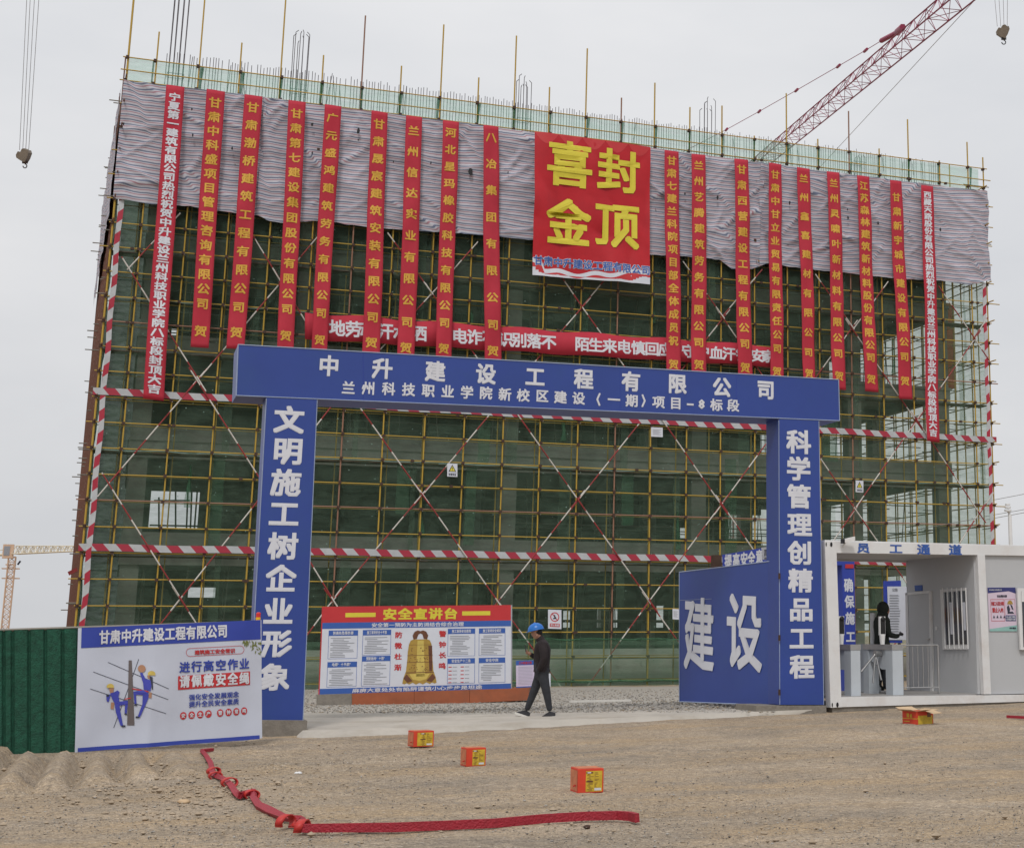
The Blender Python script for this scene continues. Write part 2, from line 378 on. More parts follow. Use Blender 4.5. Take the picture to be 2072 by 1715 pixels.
# ================================================================== GROUND
def ridges(x, y):
    h = np.zeros_like(x)
    for a, b, w, t in RID:
        a2, b2 = a[:2], b[:2]; d = b2 - a2; l = np.linalg.norm(d); d = d / l
        s = (x - a2[0]) * d[0] + (y - a2[1]) * d[1]; q = np.abs(-(x - a2[0]) * d[1] + (y - a2[1]) * d[0])
        e = np.clip((s + .3) / .4, 0, 1) * np.clip((l - s) / .5, 0, 1)
        h = np.maximum(h, t * e * np.clip((w * 1.12 - q) / (w * .5), 0, 1))
    for a, b, w, t in VAL:
        a2, b2 = a[:2], b[:2]; d = b2 - a2; l = np.linalg.norm(d); d = d / l
        s = (x - a2[0]) * d[0] + (y - a2[1]) * d[1]; q = np.abs(-(x - a2[0]) * d[1] + (y - a2[1]) * d[0])
        h = h - t * np.clip((s + .3) / .4, 0, 1) * np.clip((l - s) / .8, 0, 1) * np.clip((w - q) / (w * .75), 0, 1)
    return h
RID = [(gnd(60, 1539), gnd(5, 1612), .21, .14), (gnd(128, 1537), gnd(95, 1602), .19, .14), (gnd(200, 1536), gnd(190, 1588), .19, .115), (gnd(268, 1530), gnd(288, 1577), .18, .10), (gnd(340, 1526), gnd(365, 1562), .16, .05), (gnd(-10, 1530), gnd(-90, 1620), .21, .14)]
_o = sorted(RID, key=lambda r: r[0][0])
VAL = [((p[0] + q[0]) / 2, (p[1] + q[1]) / 2, .19, .10) for p, q in zip(_o[:-1], _o[1:])]
BERM_A, BERM_B = gnd(-60, 1530), gnd(420, 1505)
def vnoise(x, y, s, seed=0):
    return np.array([mnoise.noise(Vector((a * s, b * s, seed))) for a, b in zip(x.ravel(), y.ravel())]).reshape(x.shape)
def build_ground():
    xs = np.concatenate([[-1500, -500, -150, -60, -30, -15], np.arange(-9, -2.4, .4), np.arange(-2.2, 9.0, .075), np.arange(9.1, 24, .2), [26, 30, 36, 45, 60, 100, 200, 600, 1800]])
    ys = np.concatenate([[-300, -120, -75, -60, -52], np.arange(-48, -32.6, .11), np.arange(-32.5, -24, .12), np.arange(-23.8, -12, .3), np.arange(-11.5, 2, .8), [4, 8, 16, 30, 60, 150, 500, 2500]])
    X, Y = np.meshgrid(xs, ys)
    Zt = terr(X, Y)
    near = (np.abs(X - 7) < 20) & (Y > -50) & (Y < 0)
    n = np.zeros_like(X)
    n[near] = .030 * vnoise(X[near], Y[near], .55) + .012 * vnoise(X[near], Y[near] * 1.6, 2.1, 3) + .006 * vnoise(X[near], Y[near], 6, 9)
    rough = np.clip(np.exp(-((X - 1.5) / 3.5) ** 2 - ((Y + 37) / 4.) ** 2), 0, 1)
    n[near] += .010 * vnoise(X[near], Y[near], 3.3, 8) + rough[near] * .055 * vnoise(X[near], Y[near] * 2.0, 2.4, 5)
    n = np.where((X < 2.0) & (Y > -41.5) & (Y < -33.4), n * .3, n)
    Zt = Zt + n + ridges(X, Y)
    flat = ((Y > -32.5) & (Y < -15) & (X > 2) & (X < 14)); Zt = np.where(flat, Zt - .03, Zt)
    # two shallow wheel tracks crossing in front of the gate
    for off in (0, 1.7):
        q = np.abs((Y + 38.3 + off) - .16 * (X - 3) + .15 * np.sin(X * .9))
        Zt -= .018 * np.clip(1 - q / .22, 0, 1) * (X > -3)
    # sand pushed up against the fence foot and round the gate footing
    mb = MB(); nx = len(xs)
    vs = np.stack([X, Y, Zt], -1).reshape(-1, 3)
    fs = [(j * nx + i, j * nx + i + 1, (j + 1) * nx + i + 1, (j + 1) * nx + i) for j in range(len(ys) - 1) for i in range(nx - 1)]
    mb.add(vs, fs, 0, True)
    m = mat('dusty_sand_and_grit', (.375, .30, .22), .95, .22, .5, bump=1.0, bscale=30, spec=.15, coord='Object')
    nt = m.node_tree; N = nt.nodes; L = nt.links; p = N['Principled BSDF']
    src = p.inputs['Base Color'].links[0].from_socket
    t = N.new('ShaderNodeTexCoord')
    def nz(scale, det, lo, hi, amt, mapv=None, rough=.6):
        n_ = N.new('ShaderNodeTexNoise'); n_.inputs['Scale'].default_value = scale; n_.inputs['Detail'].default_value = det; n_.inputs['Roughness'].default_value = rough
        if mapv:
            q = N.new('ShaderNodeMapping'); q.inputs['Scale'].default_value = mapv[:3]; q.inputs['Rotation'].default_value = (0, 0, mapv[3]); L.new(t.outputs['Object'], q.inputs[0]); L.new(q.outputs[0], n_.inputs['Vector'])
        else: L.new(t.outputs['Object'], n_.inputs['Vector'])
        r = N.new('ShaderNodeMapRange'); r.inputs[1].default_value = lo; r.inputs[2].default_value = hi; r.inputs[4].default_value = amt
        L.new(n_.outputs[0], r.inputs[0]); return r.outputs[0]
    def mixc(fac, a, col):
        x = N.new('ShaderNodeMix'); x.data_type = 'RGBA'; L.new(fac, x.inputs[0]); L.new(a, x.inputs[6]); x.inputs[7].default_value = (*col, 1); return x.outputs[2]
    c = mixc(nz(.32, 7, .46, .66, .6, (1, 1.6, 1, .25), .7), src, (.20, .175, .145))   # greyer grit patches
    c = mixc(nz(.45, 7, .46, .62, .7, (.8, 1.9, 1, .15), .7), c, (.43, .31, .185))         # ochre sand streaks
    c = mixc(nz(1.1, 8, .52, .68, .42, (.7, 2.2, 1, .4), .75), c, (.15, .132, .118))     # tyre scuffs
    c = mixc(nz(30, 3, .57, .66, .75), c, (.11, .095, .085))                             # dark grit
    c = mixc(nz(22, 3, .60, .70, .6), c, (.48, .44, .39))
    c = mixc(nz(2.2, 8, .52, .68, .4, (.7, 1.7, 1, .35), .8), c, (.42, .34, .25))                             # pale grit
    c = mixc(nz(9, 6, .5, .68, .45, None, .8), c, (.20, .17, .14))
    for sc_, am in ((55, .34), (14, .20), (140, .25)):
        g_ = N.new('ShaderNodeTexNoise'); g_.inputs['Scale'].default_value = sc_; g_.inputs['Detail'].default_value = 3; L.new(t.outputs['Object'], g_.inputs['Vector'])
        h_ = N.new('ShaderNodeMapRange'); h_.inputs[1].default_value = .3; h_.inputs[2].default_value = .7; h_.inputs[3].default_value = 1 - am; h_.inputs[4].default_value = 1 + am; L.new(g_.outputs[0], h_.inputs[0])
        k_ = N.new('ShaderNodeVectorMath'); k_.operation = 'SCALE'; L.new(c, k_.inputs[0]); L.new(h_.outputs[0], k_.inputs['Scale']); c = k_.outputs[0]
    L.new(c, p.inputs['Base Color'])
    return mb.build('ground', m, kind='structure')
build_ground()

def sheet(name, pts_px, m, lift, kind='structure', nx=40, ny=14, **kw):
    a, b, c_, d = [gnd(*q) for q in pts_px]           # TL,TR,BR,BL
    mb = MB()
    def fn(u, v):
        p = (a * (1 - u) + b * u) * (1 - v) + (d * (1 - u) + c_ * u) * v
        e = .25 * mnoise.noise(Vector((p[0] * .7, p[1] * .7, 4))) + .1 * mnoise.noise(Vector((p[0] * 3, p[1] * 3, 2)))
        if v in (0, 1) or u in (0, 1): p = p + np.array([e * .4, e, 0])
        z = float(terr(p[0], p[1])); rim = u < .004 or u > .996 or v < .004 or v > .996
        return (p[0], p[1], z + lift - (.14 if rim else 0))
    mb.grid(fn, nx, ny); return mb.build(name, m, kind=kind, **kw)
sheet('gravel_yard', [(560, 1396), (1700, 1385), (1620, 1432), (600, 1458)], mat('grey_gravel', (.34, .315, .275), .95, .25, 14, bump=.6, bscale=26, dirt=(.22, .20, .175), dscale=7, damt=.7), .035, nx=70, ny=60)
sheet('concrete_apron', [(600, 1455), (1640, 1434), (1660, 1440), (590, 1491)], C['apron'], .045, nx=60, ny=10)

# loose stones
def stones(name, n, sampler, r0, r1, mats, label=None):
    mb = MB(); up = .035 if name == 'gravel' else 0
    for _ in range(n):
        px, py = sampler(); p = gnd(px, py); r = random.uniform(r0, r1) * (1.0 if random.random() < .9 else 2.0)
        ico = [(0, 0, 1), (.9, 0, .3), (.28, .85, .3), (-.72, .53, .3), (-.72, -.53, .3), (.28, -.85, .3), (0, 0, -.6)]
        a = random.random() * 6.28; ca, sa = math.cos(a), math.sin(a); sx, sy, sz = random.uniform(.7, 1.3), random.uniform(.7, 1.3), random.uniform(.5, .9)
        vs = []
        for x, y, z in ico:
            x, y = x * sx, y * sy; vs.append((p[0] + r * (x * ca - y * sa) * random.uniform(.8, 1.2), p[1] + r * (x * sa + y * ca) * random.uniform(.8, 1.2), p[2] + r * z * sz + .006 + up))
        mb.add(vs, [(0, 1, 2), (0, 2, 3), (0, 3, 4), (0, 4, 5), (0, 5, 1), (6, 2, 1), (6, 3, 2), (6, 4, 3), (6, 5, 4), (6, 1, 5)], random.randrange(len(mats)))
    mb.build(name, mats, kind='stuff', label=label, cat='stones')
st = [mat('pebble_grey', (.22, .205, .185), .9), mat('pebble_dark', (.13, .115, .10), .9), mat('pebble_tan', (.30, .25, .19), .9), mat('pebble_pale', (.34, .32, .29), .9)]
def s_clod():
    if random.random() < .6: return random.gauss(330, 190), min(1712, max(1500, random.gauss(1600, 35)))
    return random.uniform(0, 2072), 1500 + 210 * random.random()
C['clod'] = mat('dry_earth_clod', (.34, .27, .195), .95, .2, 12)
def s_near():
    y = 1500 + 215 * random.random() ** .8; return random.uniform(-20, 2090), y
stones('loose_stones', 12000, s_near, .003, .0085, st, 'small loose stones and grit scattered over the sandy foreground')
stones('earth_clods', 1000, s_clod, .010, .024, [C['clod']], 'crumbly clods of dry earth lying along the tracks in the foreground')
stones('gravel', 9000, lambda: (random.uniform(600, 1570), random.uniform(1396, 1446)), .010, .024, [st[0], st[2], st[3], st[0]], 'grey crushed gravel spread behind the blue gate')
for (px, py, r) in ((372, 1621, .06), (1188, 1672, .05), (1095, 1650, .03)):
    pass

# ================================================================== BUILDING
FX0, FX1 = -.95, 35.3
def fac(i, j, y=0.0): return np.array([1.5 * i, y, 9.77 + .9 * j])
Bld = thing('unfinished_building', 'grey concrete building frame under construction behind the yellow scaffold and green nets', 'building', (17, 8, -.33))
FL = [-.33, 4.80, 8.62, 12.42, 16.2, 20.0]
COLX = [.6, 6.1, 14.2, 22.2, 29.45, 33.85]
m_ = MB()
cm = None
for r_y in (2.0, 8.4, 14.6):
    for cx in COLX:
        for k in range(5):
            mb = MB(); z0 = FL[k]; z1 = FL[k + 1] - .5
            if cm is None or k == 0: pass
            mb.box((cx - .32, r_y - .3, z0), (cx + .32, r_y + .3, z1)); mb.build('column', C['concrete'], Bld)
for k in range(1, 6):
    z = FL[k]; mb = MB(); mb.box((.2, 1.55, z - .12), (34.25, 15.1, z)); mb.build('floor_slab', C['concrete'], Bld)
    for (yb, h) in ((1.6, .62), (8.2, .55), (14.4, .6)):
        mb = MB(); mb.box((.22, yb, z - h - .12), (34.2, yb + .35, z - .122)); mb.build('beam', C['concrete'], Bld)
    for cx in COLX:
        mb = MB(); mb.box((cx - .15, 1.96, z - .55), (cx + .15, 14.39, z - .123)); mb.build('beam', C['concrete'], Bld)
# parapet upstand at each slab edge below the open storeys
for k in (1, 2):
    mb = MB(); mb.box((.25, 1.62, FL[k] + .003), (34.2, 1.8, FL[k] + .42)); mb.build('kerb', C['concrete'], Bld)
# inner walls with openings; openings are measured through the sight lines onto the wall
def wall(y, x0, x1, z0, z1, holes, m, name='wall'):
    hx = sorted({x0, x1, *[h[0] for h in holes], *[h[1] for h in holes]}); mb = MB()
    for a, b in zip(hx[:-1], hx[1:]):
        c = (a + b) / 2; cuts = sorted([(h[2], h[3]) for h in holes if h[0] < c < h[1]]); z = z0
        for p, q in cuts:
            if p > z: mb.box((a, y, z), (b, y + .2, p))
            z = max(z, q)
        if z < z1: mb.box((a, y, z), (b, y + .2, z1))
    return mb.build(name, m, Bld)
mb = MB(); mb.box((.25, 1.25, -.5), (34.2, 1.50, 1.05)); mb.build('base_wall', C['base_concrete'], Bld)
WY = 9.0
WP = Plane((0, WY, 0), (10, WY, 0))
def hole(x0, y0, x1, y1):
    a, b = WP.at(x0, y1), WP.at(x1, y0); return (a[0], b[0], a[2], b[2])
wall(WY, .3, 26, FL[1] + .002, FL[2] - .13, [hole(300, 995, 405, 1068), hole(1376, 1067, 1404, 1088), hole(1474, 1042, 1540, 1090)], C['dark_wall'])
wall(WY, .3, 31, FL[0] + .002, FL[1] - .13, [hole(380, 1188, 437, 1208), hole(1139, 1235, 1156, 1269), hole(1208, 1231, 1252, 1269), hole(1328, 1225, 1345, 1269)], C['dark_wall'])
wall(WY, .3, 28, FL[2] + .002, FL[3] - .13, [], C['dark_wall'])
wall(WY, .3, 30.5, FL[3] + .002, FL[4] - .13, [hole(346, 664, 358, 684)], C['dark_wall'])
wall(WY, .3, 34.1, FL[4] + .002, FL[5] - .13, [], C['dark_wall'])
mb = MB(); mb.box((33.9, 2.4, FL[4] + .003), (34.1, 14.3, FL[5] - .14)); mb.build('side_wall', C['concrete'], Bld)
# orange formwork column inside the open right bay
mb = MB(); mb.box((34.62, 2.6, 12.6), (35.02, 3.1, 16.6)); mb.build('formwork_column', mat('orange_formwork', (.42, .12, .05), .7, .2, 1.5), Bld)
# column bars waiting for the next lift
for cx in (.75, 5.3, 14.35, 22.6, 29.9):
    mb = MB(); y = 2.0; zt = {.75: 26.6, 5.3: 25.1, 14.35: 24.5, 22.6: 24.7, 29.9: 24.0}[cx]
    if cx == 29.9: zt = 23.0
    for a in (-.26, -.09, .09, .26):
        for b in (-.24, .24):
            t = (random.uniform(-.04, .04), random.uniform(-.04, .04)); h = zt - random.uniform(0, .5)
            mb.tube((cx + a, y + b, 20), (cx + a + t[0], y + b + t[1], h), .014, 4)
            mb.tube((cx + a + t[0], y + b + t[1], h), (cx + a * .6 + t[0], y + b + t[1], h + .1), .014, 4)
    for z in (21.0, 22.6): 
        for p, q in (((-.3, -.28), (.3, -.28)), ((.3, -.28), (.3, .28)), ((.3, .28), (-.3, .28)), ((-.3, .28), (-.3, -.28))):
            mb.tube((cx + p[0], y + p[1], z), (cx + q[0], y + q[1], z), .01, 4)
    mb.build('column_rebar', C['rebar'], Bld)
bar = MB(); bar.tube((0, 0, 0), (0, 0, 1), .0125, 4); bar_me = bar.mesh('rebar', C['rebar'])
random.seed(3); x = .4; nb = 0
while x < 33.9 and nb < 290:
    o = inst('rebar', bar_me, Bld, (x, 1.75 + 0, 20.0)); nb += 1
    h = random.uniform(3.33, 3.5) - .010 * x
    if random.random() < .06: h *= random.uniform(.9, 1.02); o.rotation_euler = (random.uniform(-.1, .1), random.uniform(-.14, .14), 0)
    else: o.rotation_euler = (0, random.uniform(-.006, .006), 0)
    o.scale = (1, 1, h); x += .116 + random.uniform(-.012, .012)
mb = MB()
for z in (20.9, 21.5, 22.1): mb.mark(); mb.tube((.4, 1.8, z), (33.8, 1.8, z), .01, 4)
mb.build('rebar_tie', C['rebar'], Bld)
mb = MB()
for (a, b) in (((322, 1004), (322, 1070)), ((356, 990), (356, 1070)), ((381, 992), (378, 1070)), ((389, 992), (386, 1070)), ((400, 992), (394, 1070)), ((303, 1061), (404, 1063)), ((312, 1011), (385, 1011))):
    mb.mark(); mb.tube(WP.at(*a) + np.array([0, .35, 0]), WP.at(*b) + np.array([0, .35, 0]), .035, 5)
mb.build('prop', C['grey_pipe'], Bld)
# shoring tubes standing on the open floors
mb = MB(); random.seed(11)
for k, (xa, xb) in ((1, (14.5, 33)), (2, (6, 33.5)), (3, (1, 33.5)), (0, (1, 33))):
    x = xa
    while x < xb:
        for y in (3.2, 5.4, 7.6) + ((10.5, 12.6) if x > 25 else ()):
            if random.random() < .62: mb.tube((x + random.uniform(-.2, .2), y, FL[k]), (x + random.uniform(-.2, .2), y, FL[k + 1] - .6), .024, 4)
        x += 1.1 if k in (2, 3) else 1.5
    for y in (3.2, 5.4, 7.6):
        for z in (1.2, 2.5): mb.tube((xa, y, FL[k] + z), (xb, y + random.uniform(-.1, .1), FL[k] + z + random.uniform(-.1, .1)), .022, 4)
mb.build('shoring_tubes', C['grey_pipe'], Bld, kind='stuff')

# ================================================================== SCAFFOLD
Sc = thing('scaffolding', 'yellow tube scaffolding with green nets wrapped round the unfinished building', 'scaffolding', (17, 0, -.33))
ZT = 9.77 + .9 * 14
up = MB(); up.tube((0, 0, 0), (0, 0, 1), .031, 6); up_me = up.mesh('upright', C['yellow_pipe'])
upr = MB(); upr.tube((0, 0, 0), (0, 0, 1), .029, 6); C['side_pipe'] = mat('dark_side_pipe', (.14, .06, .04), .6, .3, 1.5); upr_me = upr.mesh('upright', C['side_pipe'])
ra = MB(); ra.tube((0, 0, 0), (1, 0, 0), .0225, 6); ra_me = ra.mesh('rail', C['yellow_pipe'])
ry = MB(); ry.tube((0, 0, 0), (0, 1, 0), .026, 6); ry_me = ry.mesh('rail', C['yellow_pipe'])
C['brown_pipe'] = mat('worn_brown_pipe', (.27, .14, .09), .5, .25, 1.5)
upb = MB(); upb.tube((0, 0, 0), (0, 0, 1), .031, 6); upb_me = upb.mesh('upright', C['brown_pipe'])
rab = MB(); rab.tube((0, 0, 0), (1, 0, 0), .025, 6); rab_me = rab.mesh('rail', C['brown_pipe'])
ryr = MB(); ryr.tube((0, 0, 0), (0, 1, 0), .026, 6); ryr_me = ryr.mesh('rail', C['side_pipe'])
random.seed(5)
XS = [FX0] + [1.5 * i for i in range(24)] + [FX1]
EXT = {1: 2.6, 3: 2.6, 5: 2.7, 7: 2.6, 9: 2.6, 11: 2.6, 13: 2.2, 15: .6, 17: 2.0, 19: 1.9, 21: 2.0}
TOPS = [(262, -10), (316, 64), (408, -8), (482, 86), (572, -10), (640, 110), (739, 32), (793, 131), (883, 48), (952, 155), (1040, 72), (1100, 175), (1185, 98), (1242, 196), (1318, 167), (1373, 214), (1452, 213), (1590, 189), (1709, 224), (1838, 242), (1952, 287), (1969, 316)]
FP = Plane((0, 0, 0), (10, 0, 0))
tops = sorted([(FP.at(a, b)[0], FP.at(a, b)[2]) for a, b in TOPS])
for i, x in enumerate(XS):
    near = [z for (tx, z) in tops if abs(tx - x) < .76]
    zt = max(near) if near else ZT + random.uniform(.1, .5)
    o = inst('upright', upb_me if i in (6, 13, 20) else up_me, Sc, (x + random.uniform(-.025, .025), -.0, -.33)); o.scale = (1.35 if i == 0 else 1, 1.35 if i == 0 else 1, zt + .33)
    o.rotation_euler = (0, random.uniform(-.002, .002), 0)
    o = inst('upright', up_me, Sc, (x + random.uniform(-.12, .3), .95, -.33)); o.scale = (.9, .9, 22.0); o.rotation_euler = (0, random.uniform(-.004, .004), 0)
for j in list(range(-11, 15)) + [13.45]:
    z = 9.77 + .9 * j
    o = inst('rail', rab_me if j in (-4, 3) else ra_me, Sc, (FX0 - random.uniform(.05, .35), -.055, z + random.uniform(-.015, .015))); o.scale = (FX1 - FX0 + random.uniform(.25, .75), 1, 1); o.rotation_euler = (0, random.uniform(-.0012, .0012), 0)
    if j < 13:
        o = inst('rail', ra_me, Sc, (FX0, .90, z + .03)); o.scale = (FX1 - FX0, .8, .8)
# scaffold on both sides of the building
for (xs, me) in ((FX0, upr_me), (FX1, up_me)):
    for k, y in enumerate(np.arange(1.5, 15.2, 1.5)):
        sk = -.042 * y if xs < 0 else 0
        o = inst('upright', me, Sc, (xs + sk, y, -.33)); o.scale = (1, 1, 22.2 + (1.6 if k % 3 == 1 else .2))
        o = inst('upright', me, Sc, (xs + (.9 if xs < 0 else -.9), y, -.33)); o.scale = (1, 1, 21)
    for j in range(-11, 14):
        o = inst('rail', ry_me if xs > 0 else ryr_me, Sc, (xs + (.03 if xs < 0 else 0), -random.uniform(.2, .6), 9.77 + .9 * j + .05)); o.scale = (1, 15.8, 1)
        if xs < 0: o.rotation_euler = (0, 0, math.atan(.042))
        if j % 2 == 0:
            o = inst('rail', ry_me, Sc, (xs + (.9 if xs < 0 else -.9), 0, 9.77 + .9 * j + .05)); o.scale = (1, 15, 1)
# short cross tubes sticking out of the left side, couplers on every node
mb = MB(); random.seed(8)
for y in np.arange(0, 15.2, 1.5):
    for j in range(-11, 14):
        if random.random() < .25: mb.tube((FX0 - .042 * y - random.uniform(.1, .4) * (1 if random.random() < .8 else 1.6), y + .04, 9.77 + .9 * j + .1), (FX0 - .042 * y + .08, y + .04, 9.77 + .9 * j + .1), .022, 4)
        if random.random() < .5: mb.tube((FX1 + random.uniform(.1, .4), y + .04, 9.77 + .9 * j + .1), (FX1 - 1, y + .04, 9.77 + .9 * j + .1), .022, 4)
for i, x in enumerate(XS):
    for j in range(-11, 14):
        if j % 2 == 0: mb.tube((x + .05, -.13, 9.77 + .9 * j - .06), (x + .05, 1.1, 9.77 + .9 * j - .06), .022, 4)
mb.build('cross_tubes', C['grey_pipe'], Sc, kind='stuff')
mb = MB()
for i, x in enumerate(XS):
    for j in range(-11, 15):
        z = 9.77 + .9 * j; s = .052
        mb.box((x - s, -.105, z - s), (x + s, .045, z + s * random.uniform(.8, 1.3)))
        if random.random() < .10: mb.box((x + random.uniform(.2, 1.2), -.09, z - .045), (x + random.uniform(1.22, 1.3), -.02, z + .045)) if False else None
for _ in range(90):
    x = random.uniform(FX0, FX1); z = 9.77 + .9 * random.randint(-11, 13); mb.box((x - .06, -.1, z - .045), (x + .06, -.01, z + .045))
mb.build('couplers', C['rusty'], Sc, kind='stuff')
# walkways between the rows
for j in (-10, -8, -6, -4, -2, 0, 2, 4, 6, 8, 10, 12):
    if j in (-6, -2, 2, 6, 10, -10):
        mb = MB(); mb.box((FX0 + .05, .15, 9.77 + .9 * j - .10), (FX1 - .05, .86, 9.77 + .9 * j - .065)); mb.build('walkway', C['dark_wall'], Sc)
# red and white toe boards
for z in (4.37 + .05, 9.77 + .05):
    mb = MB(); mb.grid(lambda u, v: (FX0 - .12 + u * (FX1 - FX0 + .3), -.14 + .012 * math.sin(u * 90), z + v * .245 + .012 * math.sin(u * 57)), 90, 1, smooth=False)
    b = mb.build('toe_board', C['band_h'], Sc)
    sm_ = b.modifiers.new('thick', 'SOLIDIFY'); sm_.thickness = .015
for x in (FX0 + .14, FX1 - .28):
    mb = MB(); mb.grid(lambda u, v: (x + u * .175 + .02 * math.sin(v * 40), -.125 - .01 * math.sin(v * 30), -.2 + v * 17.2), 1, 60, smooth=False)
    b = mb.build('corner_board', C['band_v'], Sc); sm_ = b.modifiers.new('thick', 'SOLIDIFY'); sm_.thickness = .015
# long diagonal braces, painted in red and white lengths
def brace(a, b, ext=.5):
    a = (a[0] + random.uniform(-.05, .05), a[1] + random.uniform(-.03, .0), a[2]); b = (b[0] + random.uniform(-.05, .05), b[1], b[2])
    a = np.array(a, float); b = np.array(b, float); d = b - a; l = np.linalg.norm(d); d /= l; a = a - d * ext; l += 2 * ext; mb = MB(); s = 0; k = random.randint(0, 1)
    while s < l:
        t = min(l, s + .62); mb.tube(a + d * s, a + d * t, .027, 6, k % 2, caps=(s == 0 or t == l)); s = t; k += 1
    mb.build('brace', [C['red_pipe'], C['white_pipe']], Sc)
rowA = [1.55, 5, 9, 13, 17, 21]; rowB = [-.2, 3.3, 7, 11, 15, 19, 23]
zs = [2.84 - 3.85, 2.84, 6.69, 10.56, 14.4, 18.2]
rows = [rowB, rowA, rowB, rowA, rowB, rowA]
for k in range(5):
    lo, hi = rows[k], rows[k + 1]; z0 = max(zs[k], -.25); t0 = (z0 - zs[k]) / (zs[k + 1] - zs[k])
    for n_, xl in enumerate(lo):
        cand = [(n_ - 1, -1), (n_, 1)] if lo is rowB else [(n_, -1), (n_ + 1, 1)]
        for q, sg in cand:
            if 0 <= q < len(hi):
                xa = xl + (hi[q] - xl) * t0
                yy = -.115 if sg > 0 else -.175
                z1 = min(zs[k + 1], 16.6)
                if z1 <= z0: continue
                xb = xl + (hi[q] - xl) * (z1 - zs[k]) / (zs[k + 1] - zs[k]); brace((1.5 * xa, yy, z0), (1.5 * xb, yy, z1), .5 if z1 < 16.5 else .05)
    # edge runs
for (a, b) in (((23, 6.69), (23.5, 7.6)), ((23, 14.4), (23.5, 13.4)), ((23, 14.4), (23.5, 15.4))):
    brace((1.5 * a[0], -.12, a[1]), (1.5 * b[0], -.12, b[1]), .05)
# green safety nets, laced in panels just behind the outer tubes
random.seed(21)
def net_panel(x0, x1, z0, z1, y, m='net', seed=0, axis='x', amp=.09, sag=0.0):
    mb = MB(); nu = max(6, int(abs(x1 - x0) / .3)); nv = max(4, int((z1 - z0) / .35))
    def fn(u, v):
        a = x0 + (x1 - x0) * u; z = z0 + (z1 - z0) * v
        w = amp * mnoise.noise(Vector((a * 1.1, z * .9, seed))) * 1.6 + amp * .5 * mnoise.noise(Vector((a * 4, z * 2.2, seed + 5)))
        z += (-sag * math.sin(math.pi * ((u * 4) % 1)) * (1 - v)) + (.02 * mnoise.noise(Vector((a * 3, 0, seed))) if v in (0, 1) else 0)
        e = .05 * mnoise.noise(Vector((z * 1.5, seed, 0))) if u in (0, 1) else 0
        return (a + e, y + w, z) if axis == 'x' else (y + w - (.042 * a if y < 0 else 0), a, z)
    mb.grid(fn, nu, nv); return mb.build('net_panel', C[m], Sc)
zrows = [(1.2, 2.6, .75), (2.5, 4.42, .3), (4.36, 7.98, .45), (7.90, 9.85, .4), (9.8, 13.4, .5), (13.36, 17.2, .5), (17.1, 20.8, .4)]
for r, (z0, z1, ov) in enumerate(zrows):
    x = FX0 + .05; k = 0
    cuts = [FX0 + .05]; 
    while x < FX1 - 5: x += random.choice((4.5, 6.0, 5.2)); cuts.append(x)
    cuts.append(FX1 - .05)
    for a, b in zip(cuts[:-1], cuts[1:]):
        net_panel(a - (random.uniform(.15, .5) if a > FX0 + .1 else 0), b, z0, z1, .12 + .055 * (k % 2), 'net', r * 10 + k); k += 1
for x0, x1, z0, z1 in ((12.2, 12.6, 4.9, 8.0), (12.6, 13.05, 8.0, 9.6), (18.4, 18.9, 5.8, 7.95), (26, 26.7, 4.6, 8), (3.0, 3.5, 4.5, 8), (9.6, 10.1, 6, 7.9), (22.8, 23.3, 4.5, 8.6), (16.5, 16.9, 10.5, 16.8), (21.6, 21.9, 10, 13), (9.0, 9.4, 9.9, 13), (27.2, 27.9, 8.7, 11.8)):
    net_panel(x0, x1, z0, z1, .24, 'net_bright', x0, amp=.03)
# ground level strip of brighter, newer net
net_panel(13.2, 24.5, .02 - .33, 1.42, -.22, 'net_ground', 77, amp=.10, sag=.12)
net_panel(2.0, 13.0, .02 - .33, 1.35, -.20, 'net_ground', 78, amp=.08, sag=.05)
# thin net on the roof-edge guard
x = FX0
k = 0
while x < FX1 - .5:
    x2 = min(FX1, x + 6); net_panel(x + .04, x2 + .05, 21.3, 22.38, .02 + .03 * (k % 2), 'net_roof', 40 + k, amp=.03); x = x2; k += 1
random.seed(41)
def hem(x0, x1, z, y, r=.022, m='net_bright'):
    mb = MB(); n = int((x1 - x0) / .25); ph = random.random() * 9; P = [(x0 + (x1 - x0) * k / n, y + .03 * mnoise.noise(Vector((k * .4, ph, 0))), z + .035 * mnoise.noise(Vector((k * .3, ph, 5))) + .03 * abs(math.sin(k * .35 + ph))) for k in range(n + 1)]
    mb.path(P, r, 5); return mb.build('net_hem', C[m], Sc)
for z in (4.40, 7.95, 9.84, 13.38):
    for x in range(0, 34, 6): hem(x - .9, x + 5.3, z - .04, .05, .020, 'net_hem_mat' if z in (7.95, 13.38) else 'net_bright')
hem(13.2, 24.6, -.16, -.26, .045); hem(13.2, 24.6, 1.40, -.24, .03)
mb = MB()
for _ in range(700):
    x = random.uniform(FX0, FX1); z = random.uniform(.2, 17); r_ = random.uniform(.010, .020); mb.poly([(x - r_, .04, z - r_), (x + r_, .04, z - r_), (x + r_, .04, z + r_), (x - r_, .04, z + r_)])
mb.build('net_ties', C['net_hem_mat'], Sc, kind='stuff')
for i in range(0, 24, 1):
    x = 1.5 * i + random.uniform(-.1, .1); mb = MB(); w_ = random.uniform(.04, .14); mb.poly([(x - .02, -.06, 22.4), (x + w_, -.05, 22.36), (x + .03, -.05, 21.3), (x - .03, -.06, 21.3)]); mb.build('net_gather', C['net_gather'], Sc)
